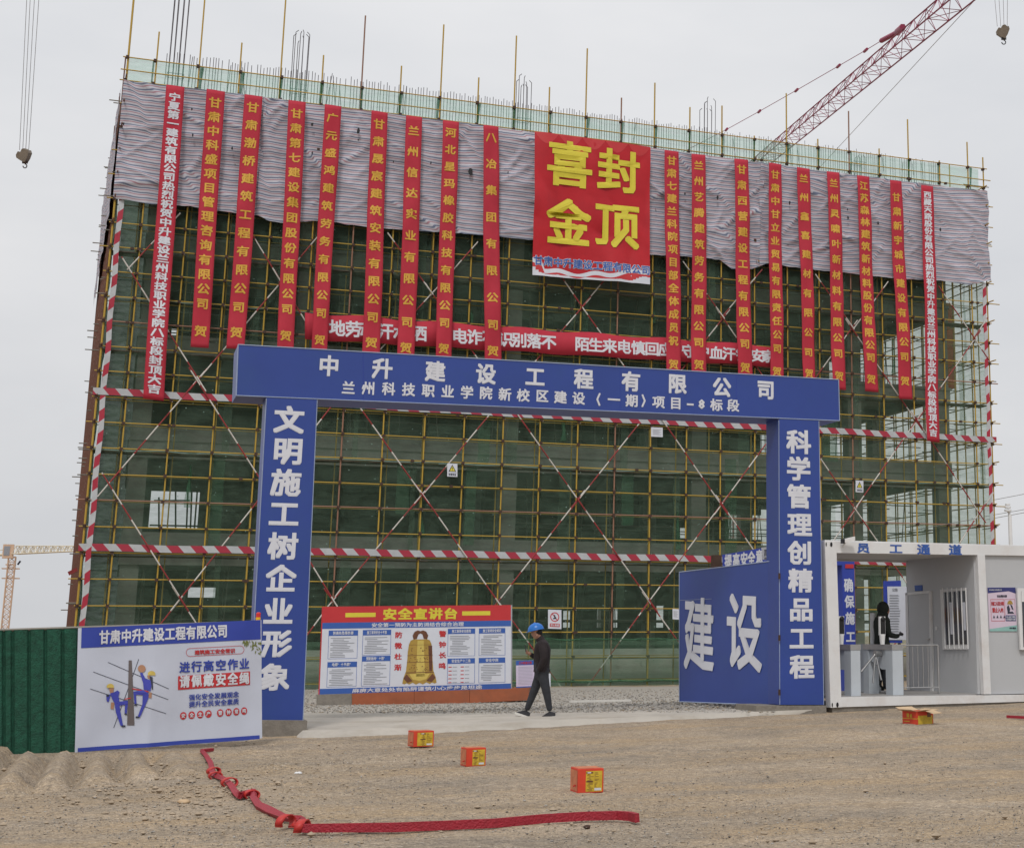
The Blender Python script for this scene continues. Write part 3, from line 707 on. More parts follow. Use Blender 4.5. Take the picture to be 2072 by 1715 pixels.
for x0, z0 in ((2.2, 6.0), (10.4, 5.2), (20.6, 4.9), (24.8, 6.4), (7.2, 1.6), (15.8, 9.0), (28.4, 7.0), (31.2, 3.0), (12.0, 12.4), (19.4, 14.0), (30.4, 12.6)):
    mb = MB(); mb.grid(lambda u, v: (x0 + .25 * u * (1 - v) + .1 * mnoise.noise(Vector((u * 3, v * 3, x0))) + .12 * v, .02 + .03 * math.sin(u * 9), z0 + 1.5 * v), 6, 8); mb.build('net_fold', C['net_bright'], Sc)
# nets along the two sides and the back
for z0, z1 in ((-.2, 4.4), (4.35, 8.7), (8.65, 13.1), (13.05, 17.4), (17.35, 21.2)):
    for y0, y1 in ((.1, 5.2), (5.1, 10.2), (10.1, 15.2)):
        net_panel(y0, y1, z0, z1, FX1 - .06, 'net_light', z0 + y0, 'y', .06)
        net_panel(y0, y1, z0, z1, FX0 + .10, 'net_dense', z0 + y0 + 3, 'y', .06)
    net_panel(-.9, 1.1, z0, z1, 15.6, 'net_dense', z0 + 50, 'x', .05)
    for x0, x1 in ((17.9, 27), (26.9, 35.2)):
        net_panel(x0, x1, z0, z1, 15.9, 'net_light', z0 + x0, 'x', .06)

# ================================================================== STRIPED TARPAULIN
def tarp_mat():
    m = mat('striped_woven_tarp', (.47, .45, .47), .6, .1, 3, bump=.5, bscale=5, spec=.25); nt = m.node_tree; N = nt.nodes; L = nt.links; p = N['Principled BSDF']
    uv = N.new('ShaderNodeUVMap'); uv.uv_map = 'UVMap'; s = N.new('ShaderNodeSeparateXYZ'); L.new(uv.outputs[0], s.inputs[0])
    def mt(op, a, b=None):
        q = N.new('ShaderNodeMath'); q.operation = op
        for k, x in enumerate((a, b)):
            if x is None: continue
            if isinstance(x, (int, float)): q.inputs[k].default_value = x
            else: L.new(x, q.inputs[k])
        return q.outputs[0]
    f = mt('FRACT', mt('DIVIDE', s.outputs[1], .188))
    ra_ = N.new('ShaderNodeValToRGB'); L.new(f, ra_.inputs[0]); e = ra_.color_ramp; e.interpolation = 'CONSTANT'
    cols = [(0, (.47, .465, .51)), (.26, (.35, .20, .235)), (.45, (.47, .465, .51)), (.64, (.14, .165, .24)), (.88, (.44, .44, .49))]
    e.elements[0].position = 0; e.elements[0].color = (*cols[0][1], 1); e.elements[1].position = cols[1][0]; e.elements[1].color = (*cols[1][1], 1)
    for p_, c_ in cols[2:]: q = e.elements.new(p_); q.color = (*c_, 1)
    r = N.new('ShaderNodeTexNoise'); r.inputs['Scale'].default_value = .8; r.inputs['Detail'].default_value = 6
    t = N.new('ShaderNodeTexCoord'); L.new(t.outputs['Object'], r.inputs['Vector'])
    g = N.new('ShaderNodeMapRange'); g.inputs[1].default_value = .3; g.inputs[2].default_value = .7; g.inputs[3].default_value = .85; g.inputs[4].default_value = 1.1; L.new(r.outputs[0], g.inputs[0])
    v = N.new('ShaderNodeVectorMath'); v.operation = 'SCALE'; L.new(ra_.outputs[0], v.inputs[0]); L.new(g.outputs[0], v.inputs['Scale'])
    L.new(v.outputs[0], p.inputs['Base Color']); return m
C['tarp'] = tarp_mat()
def fz(px, py):
    p = FP.at(px, py, .15); return (p[0], p[2])
TTOP = [fz(*q) for q in ((246, 163), (420, 183), (640, 211), (860, 240), (1080, 267), (1316, 300), (1560, 332), (1800, 363), (1994, 387))]
TBOT = [fz(*q) for q in ((221, 400), (304, 413), (385, 418), (465, 430), (518, 434), (539, 446), (577, 451), (646, 446), (743, 459), (870, 469), (986, 477), (1077, 486), (1316, 515), (1372, 518), (1456, 525), (1480, 544), (1522, 544), (1552, 533), (1599, 540), (1722, 553), (1809, 563), (1907, 568), (1963, 577), (1998, 568))]
def interp(T, x):
    return float(np.interp(x, [t[0] for t in T], [t[1] for t in T]))
def crease(x, z, s, seed):
    n = 0
    for k, (fx, fz_) in enumerate(((.22, .55), (.55, 1.1), (1.3, 2.0))):
        q = mnoise.noise(Vector((x * fx + .35 * z * ((-1) ** k), z * fz_ + .5 * x * fx, seed + 7.1 * k)))
        n += (1 - min(1, abs(q) * 3.2)) * (.5 ** k)
    return n * s
def fold_lines(x0, x1, seed, n):
    rr = random.Random(seed * 31); out = []
    for _ in range(n):
        cx, cz = rr.uniform(x0, x1), rr.uniform(16.9, 21.4); a = rr.choice((-1, 1)) * rr.uniform(.25, 1.15); l = rr.uniform(.5, 2.0)
        out.append((cx, cz, math.cos(a), math.sin(a), l, rr.uniform(.05, .11), rr.uniform(.03, .085), rr.uniform(-.09, .09)))
    return out
def fold(x, z, FLN):
    d = s_ = 0.0
    for cx, cz, ca, sa, l, w, h, sh in FLN:
        dx, dz = x - cx, z - cz
        if abs(dx) > l or abs(dz) > l: continue
        t = dx * ca + dz * sa; q = -dx * sa + dz * ca + .08 * math.sin(t * 2 + cx)
        e = max(0.0, 1 - abs(t) / l); e = e * (2 - e)
        d += h * e * math.exp(-(q / w) ** 2); s_ += sh * e * math.tanh(q / .07) * math.exp(-abs(q) / .5)
    return d, s_
def tarp(name, x0, x1, label, seed, pts=None):
    FLN = fold_lines(x0, x1, seed, int((x1 - x0) * 3.4))
    mb = MB(); nu = int((x1 - x0) / .075); nv = 72; UV = []
    def fn(u, v):
        x = x0 + (x1 - x0) * u; zt = interp(TTOP, x); zb = interp(TBOT, x); z = zt + (zb - zt) * v
        zt -= .05 * abs(math.sin(x * 2.1)) * (1 - v)
        d = crease(x, z, .12, seed) + .10 * abs(mnoise.noise(Vector((x * .5 + z * .45, z * .35 - x * .3, seed + 11)))) + .07 * mnoise.noise(Vector((x * .8, z * .35, seed))) + .03 * mnoise.noise(Vector((x * 5, z * 1.6, seed)))
        d *= .55; fd, fs_ = fold(x, z, FLN); d += fd
        # gathered hanging folds near the piece ends
        e = min(u * (x1 - x0), (1 - u) * (x1 - x0)); d += .10 * math.exp(-e / .5) * math.sin(z * 2.2 + x * 8)
        sagd = .16 * mnoise.noise(Vector((x * .35, z * .6, seed + 3))) + .10 * crease(x, z, 1, seed) + .06 * math.sin(x * 1.1 + seed)
        UV.append((x, z + sagd * .4 + fs_ + .5))
        return (x, -.10 - min(.30, d), z + (.03 * mnoise.noise(Vector((x * 3, 1, seed))) if v == 1 else 0))
    mb.grid(fn, nu, nv)
    o = mb.build(name, C['tarp'], loc=((x0 + x1) / 2, -.15, 17), label=label, cat='tarpaulin', group='striped tarpaulins over the top of the scaffold')
    me = o.data; ul = me.uv_layers.new(name='UVMap'); li = np.zeros(len(me.loops), int); me.loops.foreach_get('vertex_index', li)
    ul.data.foreach_set('uv', np.array(UV)[li].ravel()); return o
xs1, xs2 = fz(527, 300)[0], fz(1537, 400)[0]
tarp('striped_tarpaulin', FX0 - .05, xs1 + .1, 'red white and blue striped tarpaulin at the left end of the scaffold top', 1)
tarp('striped_tarpaulin', xs1, xs2 + .15, 'long middle striped tarpaulin behind the big square banner', 2)
tarp('striped_tarpaulin', xs2, FX1 + .12, 'crumpled striped tarpaulin at the right end of the scaffold top', 3)
# greyed piece hanging on the left side
mb = MB(); UV = []; SFL = fold_lines(0, 15, 5, 50)
def sfn(u, v):
    y = u * 14.8; zt = 21.2 - .8 * u; zb = 17.0 - .9 * u - .4 * abs(math.sin(y * .9)); z = zt + (zb - zt) * v
    d = .03 + .05 * abs(fold(y, z, SFL)[0]) * 8 + .05 * mnoise.noise(Vector((y * 1.2, z, 4))); UV.append((y, z + .3 * mnoise.noise(Vector((y * .4, z * .5, 2)))))
    return (FX0 - .10 - .042 * y - d, y, z)
mb.grid(sfn, 90, 40)
o = mb.build('striped_tarpaulin', C['tarp'], loc=(FX0, 7, 18), label='grey crumpled tarpaulin wrapped round the left side of the scaffold', cat='tarpaulin', group='striped tarpaulins over the top of the scaffold')
me = o.data; ul = me.uv_layers.new(name='UVMap'); li = np.zeros(len(me.loops), int); me.loops.foreach_get('vertex_index', li); ul.data.foreach_set('uv', np.array(UV)[li].ravel())

random.seed(13)
TR = [(388, 221), (390, 274), (250, 251), (470, 300), (632, 252), (725, 265), (725, 283), (632, 310), (796, 327), (872, 330), (953, 347), (1028, 349), (1386, 392), (1452, 400), (1715, 424), (1716, 441), (1903, 465), (1841, 448), (1777, 452), (1598, 410)]
tf = thing('tarpaulin_tears', 'small dark tears and wire ties showing in the striped tarpaulins', 'tears', FP.at(900, 330, .2))
for (px, py) in TR:
    c0 = FP.at(px, py, .34); mb = MB(); r = random.uniform(.05, .12); big = 1.7 if (px, py) in ((953, 347), (1716, 441), (725, 265)) else 1
    mb.prism([c0 + np.array([r * big * random.uniform(.5, 1) * .6 * math.cos(t), 0, r * big * random.uniform(.6, 1.1) * math.sin(t)]) for t in np.linspace(0, 6.28, 9)[:-1]], (0, .01, 0)); mb.build('tear', C['black'], tf)

# ================================================================== HANGING BANNERS
BN = [  # top-left, top-right, bottom-right, bottom-left (photo px), text, first centre y, last centre y of the run, y of the final sign, white?
 ((336.5, 171.4), (373.5, 176.6), (330.5, 811), (288.6, 806), '宁夏第一建筑有限公司热烈祝贺中升建设兰州科技职业学院八标段封顶大吉', 199, 788, None, 1),
 ((418, 181), (455.4, 186), (421.5, 704), (384.8, 701.4), '甘肃中科盛项目管理咨询有限公司', 210, 617.5, 671, 0),
 ((495, 190.6), (531.6, 195), (495, 706), (458.5, 705), '甘肃渤桥建筑工程有限公司', 218.6, 623.8, 674, 0),
 ((584, 201.8), (619, 206.4), (594.2, 712), (560.6, 710), '甘肃第七建设集团股份有限公司', 231.5, 628, 681, 0),
 ((657, 211.6), (691, 216), (660.5, 716), (629, 714), '广元盛鸿建筑劳务有限公司', 241, 636.7, 689, 0),
 ((751.4, 224), (784.6, 228.6), (768, 722), (732.4, 720), '甘肃晟宸建筑安装有限公司', 253, 644, 694, 0),
 ((822, 232.8), (854.8, 236.7), (839, 728), (804, 726), '兰州信达实业有限公司', 266, 653.4, 704.8, 0),
 ((896.5, 243), (929, 247), (913, 732), (881, 730), '河北星玛橡胶科技有限公司', 270, 655.8, 706.7, 0),
 ((977.6, 253.7), (1008.5, 256.8), (1014, 738), (980, 736), '八冶集团有限公司', 280, 659.6, 710.6, 0),
 ((1344.4, 303.9), (1373.4, 307), (1378, 756), (1349, 754), '甘肃七建兰科院项目部全体成员祝', 326, 691, 737.6, 0),
 ((1400, 310.6), (1428, 313), (1429.7, 762), (1399.3, 760), '兰州艺腾建筑劳务有限公司', 335.8, 694.7, 739, 0),
 ((1485.7, 321), (1513.7, 323.5), (1522.4, 766), (1492.7, 764), '甘肃西营建设工程有限公司', 344.5, 698, 744.7, 0),
 ((1554.6, 329.8), (1580.8, 333), (1585.4, 770), (1559, 768), '甘肃中甘立业贸易有限责任公司', 355, 707, 751.7, 0),
 ((1612.6, 338), (1639, 341.4), (1650.5, 775), (1626, 773), '兰州鑫喜建材有限公司', 362, 714, 756, 0),
 ((1673.8, 346), (1699, 349), (1712, 789.5), (1685, 787), '兰州灵啸叶新材料有限公司', 371.8, 717, 762, 0),
 ((1733.3, 355), (1758.5, 358), (1776.7, 793.6), (1749.8, 790.8), '江苏森林建筑新材料股份有限公司', 377.7, 725.4, 768, 0),
 ((1799.8, 364.8), (1824, 367), (1846.6, 808), (1819.7, 806.6), '甘肃新宇城市建设有限公司', 400.5, 724, 771.6, 0),
 ((1864.5, 374), (1889, 376.7), (1902, 895), (1875.7, 892), '西藏天路股份有限公司热烈祝贺中升建设兰州科技职业学院八标段封顶大吉', 395, 876.5, None, 1)]
WHO = ['long red banner with white lettering, leftmost of all the hanging banners', 'red banner with yellow lettering, second from the left end', 'red banner with yellow lettering, third from the left, ending over the gate beam corner', 'red banner with yellow lettering, fourth from the left, right of the tarpaulin seam',
 'red banner with yellow lettering, fifth from the left, covering the start of the horizontal slogan', 'red banner with yellow lettering, sixth from the left, hanging over the first slogan words', 'red banner with yellow lettering, seventh from the left, third left of the big square banner', 'red banner with yellow lettering, eighth from the left, second left of the big square banner',
 'widely spaced red banner hanging just left of the big square banner', 'red banner with small yellow lettering, just right of the big square banner', 'red banner with yellow lettering, second right of the big square banner', 'red banner with yellow lettering, third right of the big square banner',
 'red banner with yellow lettering, fourth right of the big square banner, at the slogan end', 'red banner with yellow lettering, fifth from the right end of the row', 'red banner with yellow lettering, fourth from the right end of the row', 'red banner with yellow lettering, third from the right end of the row',
 'red banner with yellow lettering, second from the right end, bottom corner slanting', 'long red banner with white lettering, rightmost of all the hanging banners']
Zoff = .50
for bi, (tl, tr, br, bl, txt, y0, y1, yl, white) in enumerate(BN):
    ph = bi * 1.7
    wv = lambda u, v, ph=ph: .035 * math.sin(v * 9 + ph) + .02 * math.sin(v * 23 + u * 2 + ph) + .015 * math.sin(u * 5 + v * 14)
    q = Quad(*[FP.at(x, y, Zoff) for x, y in (tl, tr, br, bl)], wave=wv)
    root = thing('hanging_banner', WHO[bi], 'banner', q.at(.5, 0), 'red congratulation banners hanging down the scaffold')
    mb = MB(); mb.grid(lambda u, v: q.at(u + .03 * math.sin(v * 7 + ph) * (v), v), 6, 60)
    c = mb.build('cloth', C['banner_red'], root); md = c.modifiers.new('thick', 'SOLIDIFY'); md.thickness = .006; md.offset = -1
    mb = MB(); Hh = (bl[1] + br[1]) / 2 - (tl[1] + tr[1]) / 2; T0 = (tl[1] + tr[1]) / 2
    n = len(txt); cw = .70 if not white else .66
    wm = np.linalg.norm(q.at(1, .5) - q.at(0, .5)); hm = np.linalg.norm(q.at(.5, 1) - q.at(.5, 0))
    pitch = (y1 - y0) / (n - 1); ch_m = cw * wm
    ch_v = min(ch_m / hm * (.92 if not white else .80), .97 * pitch / Hh)
    cells = [(ch, y0 + pitch * k) for k, ch in enumerate(txt)] + ([('贺', yl)] if yl else [])
    for ch, yy in cells:
        v = (yy - T0) / Hh
        glyph(mb, ch, lambda x, y, o, v=v: q.at(.5 + x * cw + .03 * math.sin(v * 7 + ph) * v, v - y * ch_v, o + .012), .030 if not white else .034)
    mb.build('lettering', C['letter_white' if white else 'letter_yellow'], root)
    mb = MB()
    for u in (.05, .95): mb.mark(); mb.tube(q.at(u, 0), q.at(u, 0) + np.array([0, .3, .25]), .008, 4)
    mb.build('tie_rope', C['wire'], root)
# the big square banner
BB = [(1081.9, 266.4), (1316, 298), (1313.5, 576.5), (1077.6, 556)]
wv = lambda u, v: .05 * math.sin(v * 5 + u * 3) + .16 * abs(mnoise.noise(Vector((u * 4 - v * 1.5, v * 1.6 + u * 2, 3)))) + .07 * mnoise.noise(Vector((u * 3, v * 3.5, 2))) + .05 * abs(mnoise.noise(Vector((u * 2 + v * 3, v * 2 - u * 3, 7)))) * 1.5
q = Quad(*[FP.at(x, y, .60) for x, y in BB], wave=wv)
root = thing('big_banner', 'big square red banner with four huge yellow characters at the top of the scaffold', 'banner', q.at(.5, 0))
mb = MB(); mb.grid(lambda u, v: q.at(u, v), 70, 80); c = mb.build('cloth', C['bigbanner'], root)
def bbuv(x, y):  # photo px -> patch units
    u = (x - (1081.9 + (1077.6 - 1081.9) * (y - 266) / 290)) / 235; t = 266.4 + 31.6 * u; b = 556 + 20.5 * u; return u, (y - t) / (b - t)
mb = MB()
for ch, x0, yy0, x1, yy1 in (('喜', 1315, 745, 1535, 985), ('封', 1575, 785, 1790, 1015), ('金', 1310, 1045, 1530, 1285), ('顶', 1565, 1075, 1785, 1305)):
    p = [(600 + x0 / 2.59, yy0 / 2.59), (600 + x1 / 2.59, yy1 / 2.59)]; c0 = bbuv((p[0][0] + p[1][0]) / 2, (p[0][1] + p[1][1]) / 2)
    w_ = (p[1][0] - p[0][0]) / 235; h_ = (p[1][1] - p[0][1] - 6) / 285
    glyph(mb, ch, lambda x, y, o, c0=c0, w_=w_, h_=h_: q.at(c0[0] + x * w_, c0[1] - y * h_, o + .01), .028, fit=True)
mb.build('lettering', C['letter_bigyellow'], root)
mb = MB(); low = []
for k in range(41):
    u = k / 40; low.append((u, .905 + .05 * math.sin(u * 3 + .5) + .012 * math.sin(u * 21) + (-.05 if u < .08 else 0)))
for (u0, v0), (u1, v1) in zip(low[:-1], low[1:]):
    mb.grid(lambda a, b: q.at(u0 + (u1 - u0) * a, (v0 + (v1 - v0) * a) * (1 - b) + 1.0 * b, .006), 1, 4)
mb.build('white_ribbon_print', C['sign_white'], root)
mb = MB()
for (u0, v0), (u1, v1) in zip(low[:-1], low[1:]):
    mb.grid(lambda a, b: q.at(u0 + (u1 - u0) * a, (v0 + .03 + (v1 - v0) * a) * (1 - b) + min(.985, v0 + .062 + .02 * math.sin(u0 * 25)) * b, .010), 1, 1)
mb.build('red_ribbon_print', C['sign_red'], root)
mb = MB(); mw = MB()
for k, ch in enumerate('甘肃中升建设工程有限公司'):
    x, y = 1255 + (1810 - 1255) * k / 11, 1365 + (1420 - 1365) * k / 11; c0 = bbuv(600 + x / 2.59, y / 2.59)
    glyph(mb, ch, lambda a, b, o: q.at(c0[0] + .02 + a * .082, c0[1] - b * .068, o + .016), .022)
    glyph(mw, ch, lambda a, b, o: q.at(c0[0] + .02 + a * .082, c0[1] - b * .068, o + .008), .055)
mw.build('lettering_outline', C['letter_white'], root); mb.build('lettering', C['sign_blue'], root)
# top swag print
mb = MB()
for k in range(5):
    mb.grid(lambda a, b: q.at((k + a) / 5, (.075 * math.sin(math.pi * a) + .004) * b + .0, .006), 10, 1)
mb.build('swag_print', C['sign_red'], root)
# horizontal slogan behind the hanging banners
q = Quad(FP.at(617, 632, .26), FP.at(1566, 701, .26), FP.at(1566, 742, .26), FP.at(617, 686, .26), wave=lambda u, v: .02 * math.sin(u * 60))
root = thing('slogan_banner', 'horizontal red slogan banner with white characters crossing behind the hanging banners', 'banner', q.at(.5, .5))
mb = MB(); mb.grid(lambda u, v: q.at(u, v + .05 * math.sin(u * 40) * (1 if v == 0 else .6)), 120, 2); c = mb.build('cloth', C['banner_red'], root); md = c.modifiers.new('thick', 'SOLIDIFY'); md.thickness = .006
mb = MB()
CH = [('地', 681), ('劳', 714), ('动', 743), ('汗', 779), ('水', 811), ('洒', 846), ('电', 929), ('诈', 959), ('不', 990), ('识', 1022), ('别', 1050), ('落', 1080), ('不', 1110), ('陌', 1177), ('生', 1205), ('来', 1233), ('电', 1262), ('慎', 1291), ('回', 1319), ('应', 1346), ('守', 1393), ('护', 1421), ('血', 1449), ('汗', 1475), ('钱', 1503), ('安', 1532), ('家', 1554)]
for ch, x in CH:
    t = (x - 617) / 949; u = t * .886 / (1 - .114 * t) if False else t
    p0 = FP.at(x, 660 + 61 * t, .26); u = (p0[0] - q.c[0][0]) / (q.c[1][0] - q.c[0][0]); L_ = q.c[1][0] - q.c[0][0]
    glyph(mb, ch, lambda a, b, o: q.at(u + a * .62 / L_, .52 - b * .64, o + .008), .028)
mb.build('lettering', C['letter_white'], root)

# ================================================================== GATE PORTAL
PA, PB = dep(575, 1480, 24.8), dep(1623, 1440, 28.4)
GP = Plane(PA, PB)
Gt = thing('site_gate', 'blue steel entrance portal with white lettering and one open gate leaf', 'gate', gnd(1100, 1462))
def pp(pts, plane=GP, off=0): return [plane.at(x, y, off) for x, y in pts]
mb = MB(); mb.prism(pp([(482, 697), (1697, 768), (1699, 851), (478, 800)]), GP.n * .92); beam = mb.build('beam', C['blue'], Gt)
mb = MB()  # pale folded seams of the beam
for a, b in (((478, 800), (1699, 851)), ((482, 697), (478, 800)), ((1697, 768), (1699, 851)), ((482, 697), (1697, 768))):
    mb.mark(); mb.tube(GP.at(*a, .004), GP.at(*b, .004), .009, 4)
mb.build('seam', C['seam'], Gt)
mb = MB()
for (x, y0, y1) in ((735, 712, 811), (990, 727, 822), (1255, 742, 833), (1490, 756, 843)): mb.mark(); mb.tube(GP.at(x, y0, .001), GP.at(x, y1, .001), .0035, 4)
mb.build('joint', C['poster_blue'], Gt)
mb = MB(); mb.prism(pp([(539, 803), (642, 806.5), (613, 1459), (504, 1455)]), GP.n * .62); mb.build('post', C['blue'], Gt)
mb = MB(); mb.prism(pp([(1576, 846), (1657, 849.5), (1667, 1425), (1578, 1425)]), GP.n * .62); mb.build('post', C['blue'], Gt)
mb = MB()
for a, b in (((539, 806), (504, 1455)), ((642, 809), (613, 1459)), ((1576, 850), (1578, 1425)), ((1657, 852), (1667, 1425))):
    mb.mark(); mb.tube(GP.at(*a, .004), GP.at(*b, .004), .007, 4)
mb.build('seam', C['seam'], Gt)
def footing(pts, dz, m=C['kerb']):
    mb = MB(); a, b = [GP.at(*p, .12) for p in pts]; a = a - GP.u * 0; z0 = min(a[2], b[2]) - .45
    mb.prism([np.array([a[0], a[1], a[2]]), np.array([b[0], b[1], b[2]]), np.array([b[0], b[1], z0]), np.array([a[0], a[1], z0])], GP.n * 1.0)
    o = mb.build('footing', m, Gt); return o
footing([(498, 1456), (622, 1457)], .3); footing([(1530, 1427), (1672, 1427)], .3)
# lettering
mb = MB()
it = [('中', 170, 468), ('升', 450, 482), ('建', 727, 497), ('设', 992, 510), ('工', 1250, 525), ('程', 1505, 537), ('有', 1753, 550), ('限', 1995, 562)]
pts = [(c, 600 + x / 2.59, 560 + y / 2.59) for c, x, y in it] + [('公', 1372 + 253 / 2.859, 560 + 640 / 2.859), ('司', 1372 + 507 / 2.859, 560 + 655 / 2.859)]
ptext(mb, GP, [(c, x, y, 43 - 6 * (x - 665) / 880, 43 - 3 * (x - 665) / 880) for c, x, y in pts], .034)
it = [('兰', 272, 583), ('州', 377, 585), ('科', 483, 588), ('技', 587, 592), ('职', 690, 597), ('业', 792, 602), ('学', 893, 607), ('院', 992, 610), ('新', 1092, 617), ('校', 1188, 622), ('区', 1287, 625), ('建', 1383, 632), ('设', 1478, 637), ('（', 1560, 642), ('一', 1663, 645), ('期', 1757, 650), ('）', 1840, 652), ('项', 1897, 657), ('目', 1987, 663)]
pts = [(c, 600 + x / 2.59, 560 + y / 2.59) for c, x, y in it] + [(c, 1372 + x / 2.859, 560 + y / 2.859) for c, x, y in (('-', 70, 738), ('8', 138, 735), ('标', 222, 742), ('段', 318, 745))]
ptext(mb, GP, [(c, x, y, 27.5 - 2.5 * (x - 665) / 880, 27.5 - 2.5 * (x - 665) / 880) for c, x, y in pts], .03)
mb.build('lettering', C['letter_white'], beam)
mb = MB()
it = [(c, x / 2.859, 600 + y / 2.859) for c, x, y in (('文', 1672, 715), ('明', 1666, 895), ('施', 1655, 1078), ('工', 1643, 1258), ('树', 1637, 1445), ('企', 1625, 1632))] + [(c, x / 2.859, 1115 + y / 2.859) for c, x, y in (('业', 1610, 350), ('形', 1602, 535), ('象', 1590, 730))]
ptext(mb, GP, [(c, x, y, 62, 56) for c, x, y in it], .034)
it = [(c, 1372 + x / 2.859, 560 + y / 2.859) for c, x, y in (('科', 698, 957), ('学', 697, 1112), ('管', 700, 1272), ('理', 703, 1435), ('创', 705, 1598))] + [(c, 1340 + x / 2.83, 1060 + y / 2.83) for c, x, y in (('精', 792, 325), ('品', 795, 490), ('工', 797, 655), ('程', 800, 818))]
ptext(mb, GP, [(c, x, y, 50, 49) for c, x, y in it], .034)
mb.build('lettering', C['letter_white'], Gt)
# open leaf
LH, LF = dep(1575, 1427, 28.45), dep(1375, 1419, 31.6)
LP = Plane(LH, LF)
mb = MB(); mb.prism([LP.at(1575, 1133), LP.at(1374.6, 1157), LP.at(1374.6, 1418.7), LP.at(1575, 1426.8)], LP.n * .06); leaf = mb.build('gate_leaf', C['blue'], Gt)
mb = MB(); fr = [LP.at(1575, 1133, .004), LP.at(1374.6, 1157, .004), LP.at(1374.6, 1418.7, .004), LP.at(1575, 1426.8, .004)]
for k in range(4): mb.mark(); mb.tube(fr[k], fr[(k + 1) % 4], .010, 4)
mb.tube(LP.at(1374.6, 1214, .004), LP.at(1440, 1211, .004), .004, 4)
mb.build('seam', C['seam'], leaf)
mb = MB()
for ch, x0, y0, x1, y1 in (('建', 130, 428, 292, 828), ('设', 375, 410, 565, 825)):
    cx, cy = 1340 + (x0 + x1) / 2 / 2.83, 1060 + (y0 + y1) / 2 / 2.83; w_, h_ = (x1 - x0) / 2.83, (y1 - y0) / 2.83
    c0 = LP.at(cx, cy); wm = np.linalg.norm(LP.at(cx + w_ / 2, cy) - LP.at(cx - w_ / 2, cy)); hm = np.linalg.norm(LP.at(cx, cy + h_ / 2) - LP.at(cx, cy - h_ / 2))
    ud = LP.u if LP.u @ RC[0] > 0 else -LP.u
    glyph(mb, ch, lambda a, b, o: c0 + ud * (a * wm) + Zv * (b * hm - a * .07) - LP.n * o, .022, fit=True)
mb.build('lettering', C['letter_white'], leaf)
mb = MB(); p = LP.at(1380, 1418); mb.tube(p + np.array([.02, .03, 0]), (p[0] + .02, p[1] + .03, terr(p[0], p[1]) + .03), .012, 6); mb.build('drop_bolt', C['grey_pipe'], leaf)
mb = MB()
for y in (1165, 1290, 1400): mb.mark(); mb.tube(GP.at(1577, y - 6, .03), GP.at(1577, y + 6, .03), .022, 6)
mb.build('hinge', C['rusty'], Gt)

# ================================================================== SITE CABIN
cA, cB = dep(1693, 1430, 28.7), dep(2072, 1418.7, 30.5)
CP = Plane(cA, cB)
CD = 2.75
Cb = thing('site_cabin', 'white container cabin with a walk-through passage and turnstiles right of the gate', 'cabin', gnd(1880, 1428))
def cbar(pts, depth=.16, off=0.0, name='frame', m='cabin_frame', par=None):
    mb = MB(); mb.prism([CP.at(x, y, off) for x, y in pts], CP.n * depth); return mb.build(name, C[m], par or Cb)
XR = 2190                                               # the cabin runs on beyond the picture edge
def lin(x, x0, y0, x1, y1): return y0 + (y1 - y0) * (x - x0) / (x1 - x0)
tl_ = lambda x: lin(x, 1669, 1094.5, 2072, 1104); bl_ = lambda x: lin(x, 1693, 1118, 2072, 1123.6)
br_ = lambda x: lin(x, 1693, 1430, 2072, 1418.7); tr_ = lambda x: lin(x, 1702, 1409.8, 2072, 1404.5)
beamc = cbar([(1692, tl_(1692)), (XR, tl_(XR)), (XR, bl_(XR)), (1692, bl_(1692))], .16, 0, 'top_beam')
cbar([(1702, tr_(1702)), (XR, tr_(XR)), (XR, br_(XR)), (1700, br_(1700))], .16, 0, 'base_beam')
cbar([(1669, 1094.5), (1692, 1094.5), (1703, 1430), (1681, 1431)], .2, .012, 'corner_post')
cbar([(1978, 1122), (1993, 1122.5), (2005.5, 1403.5), (1991, 1404)], .18, .012, 'post')
nrm = CP.n
mb = MB(); a0_ = CP.at(1684, 1430, -.03); mb.obox(a0_ - Zv * .35, (CP.at(XR, br_(XR), -.03) - a0_) * [1, 1, 0], nrm * 2.4, Zv * .36); mb.build('footing', C['kerb'], Cb)
def onfloor(px, py, k):                                 # cabin floor height, k metres back from the front
    return CP.at(px, py, -k)
p00, p10 = CP.at(1702, 1408), CP.at(XR, tr_(XR) - 1)
mb = MB(); mb.obox(p00 + nrm * .165 - Zv * .06, (p10 - p00) * [1, 1, 0], nrm * (CD - .17), Zv * .05); mb.build('floor', mat('cabin_floor', (.28, .27, .26), .8, .1), Cb)
t00, t10 = CP.at(1670, 1097), CP.at(XR, tl_(XR) + 2)
mb = MB(); mb.obox(t00 + nrm * .02, (t10 - t00) * [1, 1, 0], nrm * (CD + .1), Zv * .05); mb.build('roof', C['cabin_frame'], Cb)
mb = MB(); zc = CP.at(1700, 1117)[2] + .02; a_ = t00.copy(); a_[2] = zc
for k in range(18):
    w_ = np.linalg.norm((t10 - t00)[:2]) / 18; mb.mark(); mb.obox(a_ + CP.u * (w_ * k + .004) + nrm * .17, CP.u * (w_ - .008), nrm * (CD - .2), Zv * .03)
mb.build('ceiling_panel', C['cabin_ceiling'], Cb)
# back corner post and back beam
q0 = CP.at(1681, 1431); 
mb = MB(); mb.obox(q0 + nrm * (CD - .15) , CP.u * .14, nrm * .14, Zv * 2.95); mb.build('corner_post', C['cabin_frame'], Cb)
mb = MB(); a2 = a_ + nrm * (CD - .02); mb.obox(a2 + Zv * -.04, CP.u * np.linalg.norm((t10 - t00)[:2]), nrm * .1, Zv * .2); mb.build('top_beam', C['cabin_frame'], Cb)
